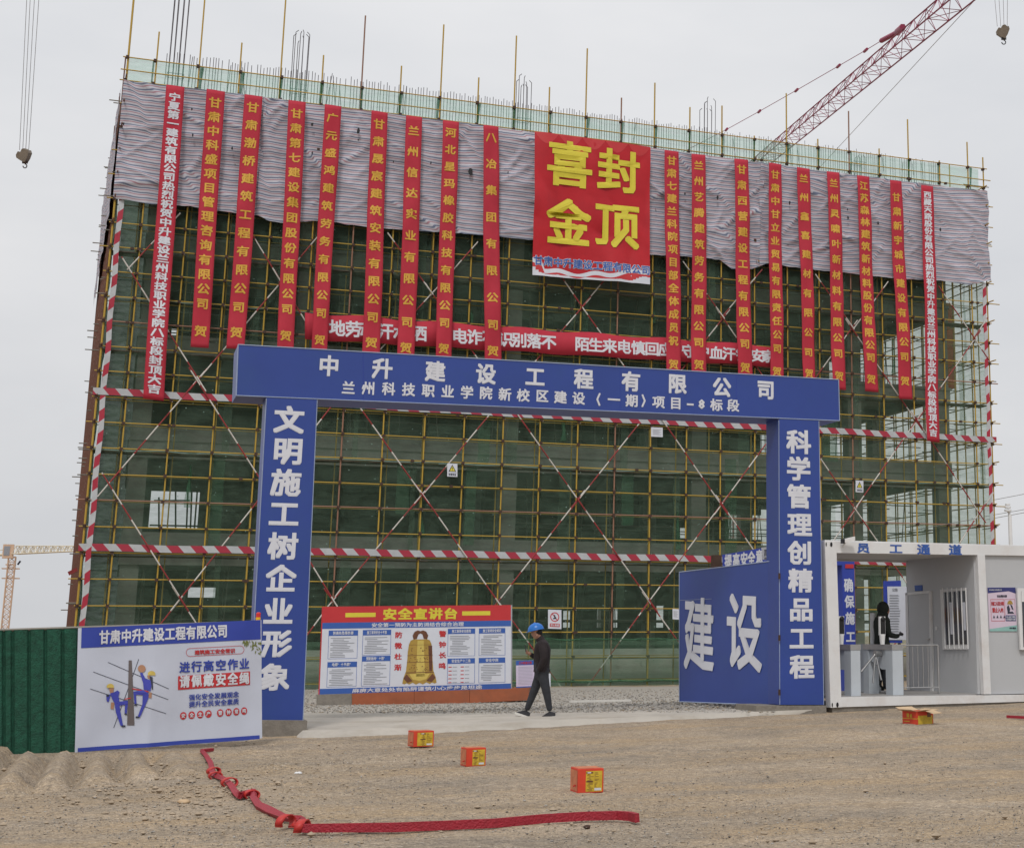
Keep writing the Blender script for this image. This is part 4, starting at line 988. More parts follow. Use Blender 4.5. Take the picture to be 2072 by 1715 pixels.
# inner partition wall with door and barred window, running straight back from the front post
IP0 = CP.at(1984, 1404); IP = Plane(IP0, IP0 + nrm * 2)
zt_, zb_ = zc, IP0[2]
mb = MB(); mb.obox(IP0 + nrm * .1, nrm * (CD - .1), CP.u * .06, Zv * (zt_ - zb_)); inner = mb.build('inner_wall', C['cabin'], Cb)
mb = MB(); mb.obox(IP0 + nrm * (CD - .05), CP.u * 5.2, nrm * .06, Zv * (zt_ - zb_)); mb.build('back_wall', C['cabin'], Cb)
f0 = CP.at(1999, 1404, -.06); mb = MB(); mb.obox(f0, CP.u * 5.0, nrm * .06, Zv * (CP.at(2010, 1122)[2] - f0[2])); mb.build('front_wall', C['cabin'], Cb)
mb = MB()
for k in (1.08, 2.2, 3.3): mb.mark(); mb.obox(f0 + CP.u * k - nrm * .003, CP.u * .008, nrm * .003, Zv * 2.4)
mb.build('panel_joint', C['print_grey'], Cb)
ioff = -CP.u      # the visible side of the partition faces the passage
def ipt(px, py, o=0.0):
    r = ray(px, py); n_ = CP.u; base = IP0 + ioff * o; return CAM + r * ((base - CAM) @ n_) / (r @ n_)
def z2(x, y): return (1640 + x / 4.634, 1080 + y / 4.634)
def iprism(pts, m, name, t=.02, o=0.0, par=None):
    mb = MB(); mb.prism([ipt(*z2(*p), o) for p in pts], ioff * t); return mb.build(name, C[m], par or Cb)
door = iprism([(925, 570), (1128, 550), (1140, 1478), (945, 1470)], 'cabin', 'door', .03)
for pts in ([(905, 552), (1140, 530), (1140, 552), (905, 574)], [(905, 552), (925, 550), (945, 1470), (920, 1470)], [(1126, 530), (1142, 530), (1158, 1480), (1140, 1480)]): iprism(pts, 'cabin_frame', 'door_frame', .045)
iprism([(1098, 980), (1128, 980), (1128, 990), (1098, 990)], 'steel', 'handle', .05, .03, door)
iprism([(980, 482), (1050, 478), (1052, 530), (984, 534)], 'sign_blue', 'door_sign', .015)
iprism([(1175, 865), (1190, 865), (1191, 900), (1176, 900)], 'cabin_frame', 'switch', .015)
win = iprism([(1225, 520), (1460, 505), (1480, 1080), (1250, 1082)], 'cabin_frame', 'window', .03)
iprism([(1252, 545), (1450, 530), (1470, 1032), (1276, 1036)], 'glass', 'pane', .008, .03, win)
iprism([(1300, 640), (1335, 638), (1350, 940), (1315, 940)], 'sign_white', 'curtain', .004, .04, win)
iprism([(1425, 640), (1450, 638), (1460, 900), (1440, 902)], 'sign_white', 'curtain', .004, .04, win)
for k, x in enumerate((1240, 1282, 1325, 1370, 1412, 1455)):
    mb = MB(); mb.tube(ipt(*z2(x, 505), .07), ipt(*z2(x + 23, 1075), .07), .014, 5); mb.build('window_bar', C['cabin_frame'], win)
# front window at the picture edge
def z88(x, y): return (1780 + x / 5.045, 1100 + y / 5.045)
fw = cbar([z88(1405, 450), (2160, 1189), (2162, 1314), z88(1440, 1080)], .05, .02, 'window')
cbar([z88(1450, 480), (2150, 1195), (2152, 1308), z88(1470, 1050)], .01, .028, 'pane', 'glass', fw)
cbar([z88(1450, 480), (2150, 1195), (2150, 1214), z88(1452, 590)], .006, .036, 'blind', 'cabin_frame', fw)
# lifting holes in the corner castings
mb = MB()
for (x, y) in ((1682, 1101), (1694.5, 1425)):
    c0 = CP.at(x, y, .016); mb.mark(); mb.prism([c0 + CP.u * .026 * math.cos(t) + Zv * .045 * math.sin(t) for t in np.linspace(0, 2 * math.pi, 13)[:-1]], -nrm * .003)
    mb.mark(); mb.prism([c0 - CP.u * .11 + CP.u * .012 * math.cos(t) + Zv * .04 * math.sin(t) for t in np.linspace(0, 2 * math.pi, 13)[:-1]], -nrm * .003)
mb.build('casting_hole', C['black'], Cb)
mb = MB(); ptext(mb, CP, [('员', 1746.8, 1108.5, 27, 21), ('工', 1812.6, 1110, 27, 21), ('通', 1868.7, 1111.5, 27, 22), ('道', 1932.8, 1112.5, 27, 22)], .03); mb.build('lettering', C['sign_blue'], beamc)
# gutter clutter on the roof
cbar([(1712, 1094.5), (1800, 1095.5), (1800, 1098), (1712, 1096)], .3, -.1, 'roof_trim', 'grey_pipe')
# poster on the front wall
pq = Quad(*[CP.at(*z88(*p), -.045) for p in ((1100, 445), (1385, 443), (1402, 890), (1122, 890))])
root = thing('safety_poster', 'pink and navy safety poster on the cabin front wall beside the window', 'poster', pq.at(.5, .5))
mb = MB(); mb.prism([pq.at(0, 0), pq.at(1, 0), pq.at(1, 1), pq.at(0, 1)], -pq.n * .01); mb.build('sheet', mat('pink_print', (.60, .50, .60), .5, .03), root)
def qrect(mb, q, u0, v0, u1, v1, off=.003, m=0): mb.poly([q.at(u0, v0, off), q.at(u1, v0, off), q.at(u1, v1, off), q.at(u0, v1, off)], m)
def qtext(mb, q, s, u0, u1, v, h, bold=.03, m=0, off=.003, w=None):
    n = len(s); p = (u1 - u0) / n; w = w or p * .98
    for k, ch in enumerate(s): glyph(mb, ch, lambda a, b, o, k=k: q.at(u0 + p * (k + .5) + a * w, v - b * h, o + off), bold, m, step=.0005, lift=.001)
mb = MB(); mb.poly([pq.at(0, 0, .003), pq.at(1, 0, .003), pq.at(1, .14, .003), pq.at(.75, .085, .003), pq.at(0, .13, .003)]); qrect(mb, pq, .60, .635, .97, .77); mb.build('navy_print', mat('navy_print', (.035, .04, .16), .5), root)
mb = MB(); mb.poly([pq.at(0, 1, .003), pq.at(0, .95, .003), pq.at(1, .86, .003), pq.at(1, 1, .003)]); mb.build('green_print', mat('green_print', (.25, .45, .42), .5), root)
mb = MB()
for u0, v0, u1, v1 in ((.08, .27, .57, .28), (.08, .76, .57, .77), (.08, .27, .09, .77), (.56, .27, .57, .77), (.59, .27, .96, .277), (.953, .27, .96, .63), (.59, .27, .597, .63)): qrect(mb, pq, u0, v0, u1, v1)
qtext(mb, pq, '非施工人员及车辆', .10, .55, .37, .10, .03); qtext(mb, pq, '禁止入内', .13, .53, .52, .12, .035); mb.build('red_lettering', C['sign_red'], root)
mb = MB(); qtext(mb, pq, '中升建设工程有限公司', .05, .50, .055, .035, .02, off=.004); qtext(mb, pq, '进入施工现场', .62, .95, .675, .05, .02, off=.004); qtext(mb, pq, '必须戴安全帽', .62, .95, .73, .05, .02, off=.004); mb.build('white_lettering', C['letter_white'], root)
mb = MB(); qtext(mb, pq, '安全警示牌', .32, .68, .20, .06, .03); qtext(mb, pq, '中升建设', .72, .96, .93, .045, .03, off=.006)
for k in range(4):
    u = .14 + .125 * k; mb.poly([pq.at(u, .70, .004), pq.at(u + .08, .70, .004), pq.at(u + .04, .63, .004)])
for pts in ([(.66, .45), (.72, .40), (.78, .50), (.74, .58), (.69, .60)], [(.78, .38), (.86, .42), (.90, .52), (.84, .50)], [(.66, .60), (.92, .60), (.86, .55), (.72, .56)]): mb.poly([pq.at(u, v, .004) for u, v in pts])
mb.build('dark_print', C['print_dark'], root)
mb = MB(); mb.poly([pq.at(.78 + .10 * math.cos(t), .385 - .09 * max(0, math.sin(t)) + .0, .006) for t in np.linspace(0, math.pi, 9)]); mb.build('yellow_print', C['gold'], root)

# security camera on the cabin corner
c0 = CP.at(1707, 1096, .1); root = thing('security_camera', 'white security camera on the top corner of the cabin', 'camera', c0)
mb = MB(); d = (CP.u * .8 - nrm * .5 + Zv * -.15); d /= np.linalg.norm(d); mb.obox(c0 - Zv * .02 - nrm * .05, CP.u * .20 - nrm * .05 + Zv * .05, nrm * .08, Zv * .075); mb.build('housing', C['cabin_frame'], root)
mb = MB(); mb.obox(c0 - CP.u * .05 - Zv * .03 - nrm * .052, CP.u * .05, nrm * .084, Zv * .085); mb.build('lens', C['black'], root)
mb = MB(); mb.tube(c0 + CP.u * .05, c0 - Zv * .09 + nrm * .08, .016, 6); mb.build('bracket', C['cabin_frame'], root)

# turnstiles
def z3_(x, y): return (1640 + x / 4.634, 1080 + y / 4.634)
FLZ = p00[2]
def turnstile(x0, x1, ytop, lab, ybot=1505):
    a = CP.at(*z3_(x0, ybot), -.22); b = CP.at(*z3_(x1, ybot), -.22); zt = CP.at(*z3_(x0, ytop), -.22)[2]
    z0 = FLZ - .01
    a = np.array([a[0], a[1], z0]); w_ = (b - a) @ CP.u; root = thing('turnstile', lab, 'turnstile', a, 'tripod turnstiles in the cabin passage')
    H_ = zt - z0 - .1
    mb = MB(); mb.obox(a, CP.u * w_, nrm * .27, Zv * H_); mb.build('front_pillar', C['turn'], root)
    mb = MB(); mb.obox(a + nrm * .95, CP.u * w_, nrm * .22, Zv * H_); mb.build('rear_pillar', C['turn'], root)
    mb = MB(); s0 = a + CP.u * w_ * .12 + nrm * .27; mb.prism([s0 + Zv * H_, s0 + nrm * .68 + Zv * H_, s0 + nrm * .68 + Zv * (H_ - .20), s0 + nrm * .2 + Zv * (H_ - .38), s0 + Zv * (H_ - .38)], CP.u * w_ * .76); mb.build('housing', C['turn'], root)
    mb = MB(); mb.obox(a - CP.u * .01 - nrm * .01 + Zv * (zt - z0 - .1), CP.u * (w_ + .02), nrm * 1.17, Zv * .1); top = mb.build('top_plate', C['steel'], root)
    return root, a, w_, zt
r1, a1, w1, zt1 = turnstile(383, 472, 1035, 'pale grey turnstile nearest the cabin corner post')
r2, a2_, w2, zt2 = turnstile(775, 872, 1035, 'pale grey turnstile in the middle of the passage beside the railing')
for root, a, w_, zt, lab in ((r1, a1, w1, zt1, 'white face scanner with black screen on the left turnstile'), (r2, a2_, w2, zt2, 'white face scanner with black screen on the middle turnstile')):
    b = np.array([a[0], a[1], zt]) + nrm * .35 + CP.u * (-.02); f = thing('face_scanner', lab, 'scanner', b, 'face scanners on the turnstiles')
    mb = MB(); mb.tube(b, b + Zv * .16, .045, 10, r2=.06); mb.tube(b + Zv * .16, b + Zv * .2, .06, 10); mb.build('stand', C['plaster'], f)
    mb = MB(); mb.obox(b - CP.u * .065 - nrm * .02 + Zv * .18, CP.u * .13, nrm * .05, Zv * .36); mb.build('housing', C['plaster'], f)
    mb = MB(); mb.obox(b - CP.u * .045 - nrm * .032 + Zv * .2, CP.u * .10, nrm * .012, Zv * .30); mb.ball(b - nrm * .03 + Zv * .49 + CP.u * .01, .05, sc=(1, .4, 1)); mb.build('screen', C['black'], f)
# tripod arms on the side of the middle turnstile
hub = a2_ - CP.u * .04 + nrm * .45 + Zv * (zt2 - a2_[2] - .18)
mb = MB(); mb.tube(hub + CP.u * .05, hub - CP.u * .10, .05, 10, r2=.07); mb.build('hub', C['steel'], r2)
for d in ((-.42, -.1, -.34), (-.13, -.05, -.56), (.02, -.12, -.5)):
    e = hub + CP.u * d[0] + nrm * d[1] + Zv * d[2]; mb = MB(); mb.tube(hub - CP.u * .08, e - CP.u * .05, .02, 7); mb.build('arm', C['steel'], r2)
# rear gate post line inside
b = CP.at(*z3_(588, 1005), -1.75); b[2] = FLZ; f = thing('gate_column', 'slim white gate column behind the person in the passage', 'column', b)
mb = MB(); zt = CP.at(*z3_(588, 742), -1.75)[2]; mb.tube(b, (b[0], b[1], zt), .062, 12); mb.build('tube', C['plaster'], f); mb = MB(); mb.tube((b[0], b[1], zt), (b[0], b[1], zt + .01), .064, 12); mb.build('cap', C['steel'], f)
b = CP.at(*z3_(525, 1490), -1.6); b[2] = FLZ; f = thing('inner_cabinet', 'low pale cabinet standing behind the turnstile arms', 'cabinet', b)
mb = MB(); mb.obox(b, CP.u * .34, nrm * .3, Zv * .95); mb.build('body', C['turn'], f); mb = MB(); mb.obox(b - nrm * .005 + CP.u * .08 + Zv * .08, CP.u * .14, nrm * .005, Zv * .12); mb.build('vent', C['print_grey'], f)
# railing gate
f0_ = CP.at(*z3_(868, 1500), -.35); f0_[2] = FLZ; f = thing('railing', 'grey steel railing gate between the turnstile and the inner wall', 'railing', f0_)
e0 = CP.at(*z3_(1205, 1500), -.35); wl = (e0 - f0_) @ CP.u; zt = CP.at(*z3_(868, 1042), -.35)[2] - FLZ
mb = MB(); mb.tube(f0_ + Zv * zt, f0_ + CP.u * wl + Zv * zt, .018, 6); mb.build('top_rail', C['steel'], f)
mb = MB(); mb.tube(f0_ + Zv * .12, f0_ + CP.u * wl + Zv * .12, .014, 6); mb.build('bottom_rail', C['steel'], f)
for k in range(8):
    u = wl * k / 7; mb = MB(); r_ = .022 if k in (0, 7) else .011; z_ = 0 if k in (0, 7) else .12; mb.tube(f0_ + CP.u * u + Zv * z_, f0_ + CP.u * u + Zv * zt, r_, 6); mb.build('bar', C['steel'], f)

# ================================================================== THINGS BEHIND THE CABIN
def slab_at(pts, d, t, plane=None):
    pl = plane or Plane(dep(pts[0][0], pts[0][1], d), dep(pts[0][0], pts[0][1], d) + np.array([1, 0, 0])); mb = MB(); mb.prism([pl.at(*p) for p in pts], pl.n * t); return mb, pl
mb, pl = slab_at([(1700, 1120), (1733, 1121), (1733, 1300), (1706, 1300)], 37, .4)
g0 = pl.at(1715, 1300); g0[2] = float(terr(g0[0], g0[1]))
f = thing('inner_portal', 'second blue portal with white lettering seen through the cabin passage', 'gate', g0)
mb = MB(); ps = [pl.at(1704, 1143), pl.at(1728.5, 1143), pl.at(1732, 1300), pl.at(1708, 1300)]; ps[2][2] = ps[3][2] = g0[2]; mb.prism(ps, pl.n * .4); mb.build('post', C['poster_blue'], f)
mb = MB(); mb.prism([pl.at(1640, 1122), pl.at(1729, 1122), pl.at(1729, 1143), pl.at(1640, 1143)], pl.n * .5); mb.build('beam', C['poster_blue'], f)
mb = MB(); ptext(mb, pl, [('确', 1717, 1184, 19, 28), ('保', 1718.5, 1217, 19, 26), ('施', 1720, 1251, 19, 26), ('工', 1721, 1288, 19, 24)], .035); mb.build('lettering', C['letter_white'], f)
mb = MB(); mb.prism([pl.at(1710, 1141, .01), pl.at(1727, 1141, .01), pl.at(1727, 1149, .01), pl.at(1710, 1149, .01)], pl.n * -.01); mb.build('red_plate', C['sign_red'], f)
mb, pl = slab_at([(1789, 1175), (1823, 1174), (1826, 1300), (1793, 1300)], 36, .06)
g0 = pl.at(1800, 1300); g0[2] = float(terr(g0[0], g0[1]))
f = thing('notice_board', 'blue-framed white notice board behind the person in the passage', 'notice board', g0)
mb.build('frame', C['poster_blue'], f)
mb = MB(); mb.prism([pl.at(1795, 1186, .01), pl.at(1840, 1186, .01), pl.at(1840, 1294, .01), pl.at(1799, 1294, .01)], pl.n * -.005); mb.build('sheet', C['sign_white'], f)
mb = MB(); random.seed(4)
for k in range(17):
    y = 1198 + 5.2 * k
    if k == 0: continue
    mb.prism([pl.at(1800, y, .02), pl.at(1800 + random.uniform(14, 24), y, .02), pl.at(1820, y + 2, .02), pl.at(1800, y + 2, .02)], pl.n * -.002)
ptext(mb, pl, [(c, 1808 + 5.5 * k, 1193, 6, 7) for k, c in enumerate('公告')], .03, base=.012); mb.build('print', C['print_grey'], f)
mb = MB()
for x in (1796, 1822):
    p = pl.at(x, 1298); mb.mark(); mb.tube(p + pl.n * .05, (p[0], p[1] + .05, g0[2]), .03, 6)
mb.build('leg', C['grey_pipe'], f)
# slogan sign behind the gate leaf
mb, pl = slab_at([(1461, 1122), (1600, 1098), (1600, 1160), (1464, 1170)], 40, .06, Plane(dep(1461, 1122, 41), dep(1600, 1110, 38)))
g0 = pl.at(1500, 1150); g0[2] = float(terr(g0[0], g0[1])); f = thing('slogan_sign', 'dark blue slogan sign with white characters showing above the open gate leaf', 'sign', g0)
mb.build('panel', C['poster_blue'], f)
mb = MB(); ptext(mb, pl, [('提', 1474, 1136, 15, 30), ('高', 1490, 1134, 15, 30), ('安', 1506, 1132, 15, 30), ('全', 1521, 1130, 15, 30), ('意', 1537, 1127, 15, 30)], .035); mb.build('lettering', C['letter_white'], f)
mb = MB()
for x in (1466, 1590):
    p = pl.at(x, 1150); mb.mark(); mb.tube(p + pl.n * .06, (p[0] + pl.n[0] * .06, p[1] + pl.n[1] * .06, g0[2]), .05, 6)
mb.build('leg', C['grey_pipe'], f)
mb = MB(); p = pl.at(1455, 1122); mb.box((p[0] - .12, p[1] + .1, g0[2]), (p[0] + .12, p[1] + .3, p[2])); mb.build('post', C['rusty'], f)

# ================================================================== SAFETY LECTURE BOARD
bl0, br0 = dep(646.5, 1404.6, 38.0), dep(1033.8, 1393, 38.2)
BP = Plane(bl0, br0)
bq = Quad(BP.at(653.9, 1226.7), BP.at(1033.8, 1223.4), BP.at(1033.8, 1393), BP.at(646.5, 1404.6))
g0 = gnd(850, 1424); root = thing('safety_board', 'large red white and blue safety board with a golden bell in the gateway', 'notice board', (bq.at(.5, 1)[0], bq.at(.5, 1)[1], float(terr(*bq.at(.5, 1)[:2]))))
mb = MB(); mb.prism([bq.at(0, 0), bq.at(1, 0), bq.at(1, 1), bq.at(0, 1)], -bq.n * .25); mb.build('panel', C['sign_white'], root)
mb = MB(); mb.obox(bq.at(0, 1) - BP.u * .03, BP.u * .028, BP.n * 1.05, bq.at(0, 0) - bq.at(0, 1)); mb.build('side_panel', C['sign_red'], root)
mb = MB(); qrect(mb, bq, 0, 0, 1, .185, .003); mb.build('red_header', C['sign_red'], root)
mb = MB(); qrect(mb, bq, 0, .186, 1, .255, .003); qrect(mb, bq, 0, .935, 1, 1, .003)
BX = [(.035, .275, .19, .60), (.035, .635, .19, .92), (.215, .275, .365, .565), (.215, .575, .365, .92), (.665, .275, .81, .60), (.665, .625, .81, .92), (.83, .275, .97, .60), (.83, .625, .97, .92)]
TT = ['防高处坠落伤害', '电焊“十不烧”', '施工现场安全十不准', '预防触电“十措”', '施工现场安全原则', '安全生产十二条', '施工现场安全规定', '安全守则']
for (u0, v0, u1, v1) in BX:
    qrect(mb, bq, u0, v0, u1, v0 + .062, .0035)
    for e in ((u0, v0, u0 + .002, v1), (u1 - .002, v0, u1, v1), (u0, v1 - .004, u1, v1)): qrect(mb, bq, *e, .003)
mb.build('blue_print', C['sign_blue'], root)
mb = MB(); mg = MB(); mr_ = MB(); random.seed(9)
for (u0, v0, u1, v1), t in zip(BX, TT):
    w_ = min(.7 * (u1 - u0), .017 * len(t)); c_ = (u0 + u1) / 2; qtext(mb, bq, t, c_ - w_ / 2, c_ + w_ / 2, v0 + .031, .042, .022, off=.0045)
    v = v0 + .085
    while v < v1 - .02:
        a = u0 + .012 + (random.random() < .3) * .012; b = u1 - .012 - random.random() * (u1 - u0) * .45
        if t == '安全生产十二条':
            for c_ in (u0 + .006, u0 + .07): qrect(mr_, bq, c_, v + .01, c_ + .017, v + .02, .004); qrect(mg, bq, c_ + .022, v + .012, c_ + .045, v + .018, .004)
            v += .045
        else: qrect(mg, bq, a, v, b, v + .0075, .004); v += .0195
qtext(mb, bq, '安全第一预防为主防消结合综合治理', .26, .75, .222, .052, .022, off=.0045)
qtext(mb, bq, '麻痹大意处处有陷阱谨慎小心步步是坦途', .17, .85, .968, .050, .022, off=.0045)
mb.build('white_lettering', C['letter_white'], root); mg.build('small_print', C['print_grey'], root)
for k, ch in enumerate('防微杜渐'): qtext(mr_, bq, ch, .385, .425, .34 + .125 * k, .075, .03)
for k, ch in enumerate('警钟长鸣'): qtext(mr_, bq, ch, .618, .658, .335 + .125 * k, .075, .03)
mr_.build('red_lettering', C['sign_red'], root)
mb = MB(); qrect(mb, bq, .12, .075, .28, .125, .005); qrect(mb, bq, .74, .07, .89, .12, .005)
qtext(mb, bq, '安全宣讲台', .315, .72, .098, .135, .04, off=.005, w=.075); mb.build('yellow_lettering', C['letter_bigyellow'], root)
# printed bell
def bell(u, v): return bq.at(.430 + u * .18, .285 + v * .635, .005)
prof = [(.30, .17), (.22, .19), (.17, .26), (.14, .40), (.13, .55), (.10, .75), (.03, .87), (0, .97), (.06, .985), (.13, .965), (.2, .99), (.3, .96), (.4, .995), (.5, .965)]
L1 = prof + [(1 - u, v) for u, v in prof[::-1][1:]]
bm = thing if False else None
mbg = MB(); mbg.poly([bell(u, v) for u, v in L1]); bellp = mbg.build('bell_print', C['gold'], root)
mb = MB(); f5 = lambda u, v, o=.0065: bq.at(.430 + u * .18, .285 + v * .635, o)
ring = [(.30 + .0, .17), (.27, .10), (.33, .03), (.42, .005), (.5, .02), (.58, .005), (.67, .03), (.73, .10), (.70, .17), (.6, .16), (.56, .08), (.5, .06), (.44, .08), (.4, .16)]
mb.poly([f5(u, v) for u, v in ring]); 
for v0, v1, a in ((.27, .275, .17), (.46, .47, .13), (.585, .595, .12), (.77, .785, .09)): mb.poly([f5(a, v0), f5(1 - a, v0), f5(1 - a, v1), f5(a, v1)])
mb.poly([f5(.03, .88), f5(.12, .80), f5(.3, .93), f5(.15, .96)]); mb.poly([f5(.97, .88), f5(.88, .80), f5(.7, .93), f5(.85, .96)])
mb.poly([f5(.74, .29), f5(.85, .29), f5(.87, .76), f5(.78, .76)])
random.seed(2)
for _ in range(60):
    u, v = random.uniform(.17, .82), random.choice((random.uniform(.32, .44), random.uniform(.49, .57), random.uniform(.62, .75))); mb.poly([f5(u, v), f5(u + .03, v), f5(u + .03, v + .012), f5(u, v + .012)])
mb.build('dark_ornament', C['gold_dk'], bellp)
mb = MB(); mb.poly([f5(.42, .19, .006), f5(.6, .19, .006), f5(.66, .85, .006), f5(.4, .85, .006)]); mb.poly([f5(.2, .8, .006), f5(.8, .8, .006), f5(.7, .9, .006), f5(.5, .93, .006), f5(.3, .9, .006)]); mb.build('highlight', C['gold_hi'], bellp)
# plinth of plywood and concrete under the board
mb_, k0 = MB(), None
cutx = [(640, 712, 'kerb'), (712, 838, 'ply'), (838, 950, 'ply'), (950, 1070, 'ply')]
pf = thing('board_plinth', 'orange plywood and concrete plinth carrying the safety board', 'plinth', gnd(850, 1424))
for x0, x1, m in cutx:
    tp = lambda x: lin(x, 646, 1404.6, 1070, 1391.5); bt = lambda x: lin(x, 640, 1436, 1067, 1416)
    mb = MB(); mb.prism([BP.at(x0 + .3, tp(x0), .18), BP.at(x1 - .3, tp(x1), .18), BP.at(x1 - .3, bt(x1), .18), BP.at(x0 + .3, bt(x0), .18)], BP.n * 1.15); mb.build('board', C[m], pf)
# small pink notice standing right of it
nq = Quad(BP.at(1044, 1336), BP.at(1082, 1335), BP.at(1081, 1389), BP.at(1044.5, 1391)); nf = thing('small_notice', 'small pale pink notice standing between the safety board and the walker', 'notice', nq.at(.5, 1))
mb = MB(); mb.prism([nq.at(0, 0), nq.at(1, 0), nq.at(1, 1), nq.at(0, 1)], -nq.n * .02); mb.build('sheet', mat('lilac_print', (.55, .48, .62), .5, .05), nf)
mb = MB(); qrect(mb, nq, 0, 0, 1, .17); qrect(mb, nq, 0, .96, 1, 1); mb.build('blue_print', C['sign_blue'], nf)
mb = MB()
for k in range(13): qrect(mb, nq, .12, .24 + .053 * k, .9, .25 + .053 * k)
mb.build('small_print', C['print_grey'], nf); mb = MB(); qtext(mb, nq, '工人权益公告', .15, .85, .09, .11, .03); mb.build('lettering', C['sign_red'], nf)
nq2 = Quad(BP.at(1108, 1362), BP.at(1114, 1362), BP.at(1114, 1389), BP.at(1108, 1389)); mb = MB(); mb.prism([nq2.at(0, 0), nq2.at(1, 0), nq2.at(1, 1), nq2.at(0, 1)], -nq2.n * .02); mb.build('sheet', C['sign_white'], nf)

# ================================================================== SIGNS ON THE SCAFFOLD
def fsign(name, label, px0, py0, px1, py1, kind):
    q = Quad(*[FP.at(x, y, .2) for x, y in ((px0, py0), (px1, py0 + 1), (px1, py1 + 1), (px0, py1))]); f = thing(name, label, 'sign', q.at(.5, .5))
    mb = MB(); mb.prism([q.at(0, 0), q.at(1, 0), q.at(1, 1), q.at(0, 1)], -q.n * .012); mb.build('plate', C['sign_white'], f)
    if kind == 'warn':
        mb = MB(); mb.poly([q.at(.12, .62, .003), q.at(.88, .62, .003), q.at(.5, .08, .003)]); tri = mb.build('triangle', C['print_dark'], f)
        mb = MB(); mb.poly([q.at(.24, .57, .005), q.at(.76, .57, .005), q.at(.5, .19, .005)]); mb.build('yellow_field', C['letter_bigyellow'], f)
        mb = MB(); mb.poly([q.at(.46, .30, .007), q.at(.54, .30, .007), q.at(.52, .46, .007), q.at(.48, .46, .007)]); mb.poly([q.at(.47, .49, .007), q.at(.53, .49, .007), q.at(.53, .53, .007), q.at(.47, .53, .007)]); qrect(mb, q, .06, .70, .94, .715); qtext(mb, q, '注意安全', .12, .88, .84, .16, .03); mb.build('mark', C['print_dark'], f)
    elif kind == 'ban':
        mb = MB(); n = 24
        for k in range(n):
            t0, t1 = 2 * math.pi * k / n, 2 * math.pi * (k + 1) / n; mb.poly([q.at(.5 + .34 * math.cos(t0), .38 + .25 * math.sin(t0), .004), q.at(.5 + .34 * math.cos(t1), .38 + .25 * math.sin(t1), .004), q.at(.5 + .27 * math.cos(t1), .38 + .20 * math.sin(t1), .004), q.at(.5 + .27 * math.cos(t0), .38 + .20 * math.sin(t0), .004)])
        mb.poly([q.at(.28, .22, .004), q.at(.33, .19, .004), q.at(.72, .54, .004), q.at(.67, .57, .004)]); qrect(mb, q, .13, .72, .87, .9, .004); mb.build('red_print', C['sign_red'], f)
        mb = MB(); mb.poly([q.at(.42, .28, .0055), q.at(.5, .25, .0055), q.at(.6, .45, .0055), q.at(.5, .5, .0055)]); mb.poly([q.at(.36, .44, .0055), q.at(.6, .4, .0055), q.at(.62, .44, .0055), q.at(.4, .5, .0055)]); mb.build('figure', C['print_dark'], f)
        mb = MB(); qtext(mb, q, '禁止吸烟', .18, .82, .81, .13, .02, off=.0055); mb.build('lettering', C['letter_white'], f)
    else:
        mb = MB()
        for k in range(7): qrect(mb, q, .15, .22 + .09 * k, .85 - .1 * (k % 3), .25 + .09 * k)
        mb.build('small_print', C['print_grey'], f)
fsign('warning_sign', 'white warning sign with yellow triangle left of the centre of the scaffold', 905, 937, 925.5, 963.5, 'warn')
fsign('warning_sign', 'white warning sign with yellow triangle on the scaffold above the cabin', 1731.5, 971.5, 1747, 995, 'warn')
fsign('prohibition_sign', 'white sign with a red no smoking circle right above the walker', 1109, 1232.5, 1136, 1271, 'ban')
fsign('paper_notice', 'white paper notice pinned under the upper striped board', 1317.5, 864, 1341, 883, 'paper')
fsign('paper_notice', 'pale paper notice on the scaffold left of the open gate leaf', 1361, 1231, 1374, 1252, 'paper')

# ================================================================== FENCE AND POSTER AT THE LEFT
fA, fB = dep(155, 1520, 21.0), dep(530, 1495, 22.2)
NP = Plane(fA, fB)
root = thing('green_fence', 'dark green turf covered sheet fence at the left edge', 'fence', gnd(80, 1525))
def fpt(x, y, o=0.0): return NP.at(x, y, o)
xs = [-190, -157, -124, -91, -58, -25, 9, 27, 60, 93, 128, 160]
ty = lambda x: lin(x, 0, 1275, 165, 1271); by = lambda x: lin(x, 0, 1532, 165, 1528)
for a, b in zip(xs[:-1], xs[1:]):
    mb = MB(); m1 = a + 3; P = [(a, 0), (a + 3, .035), (b - 6, .035), (b - 2, 0), (b, 0)]
    for (x0, o0), (x1, o1) in zip(P[:-1], P[1:]): mb.prism([fpt(x0, ty(x0), o0), fpt(x1, ty(x1), o1), fpt(x1, by(x1), o1), fpt(x0, by(x0), o0)], NP.n * .01)
    mb.build('panel', C['green_fence'], root)
mb = MB(); mb.mark(); mb.tube(fpt(-190, ty(-190) + 1), fpt(500, 1258), .02, 5); mb.mark(); mb.tube(fpt(-190, 1400, -.06), fpt(500, 1380, -.06), .025, 5); mb.build('rail', C['grey_pipe'], root)
wv = lambda u, v: .018 * math.sin(u * 16 + v * 2) + .022 * mnoise.noise(Vector((u * 6, v * 3, 1))) + .03 * math.exp(-((u - .42 + .05 * v) / .03) ** 2) * v
sq = Quad(NP.at(158, 1270, .09), NP.at(529, 1253.5, .09), NP.at(531, 1494, .09), NP.at(151, 1521, .09), wave=wv)
root = thing('safety_banner', 'pale blue safety banner with two cartoon linemen hung on the fence', 'banner', sq.at(.5, 1))
mb = MB(); mb.grid(lambda u, v: sq.at(u, v + .006 * math.sin(u * 30) * (1 if v == 1 else 0)), 60, 30); c = mb.build('cloth', C['poster'], root)
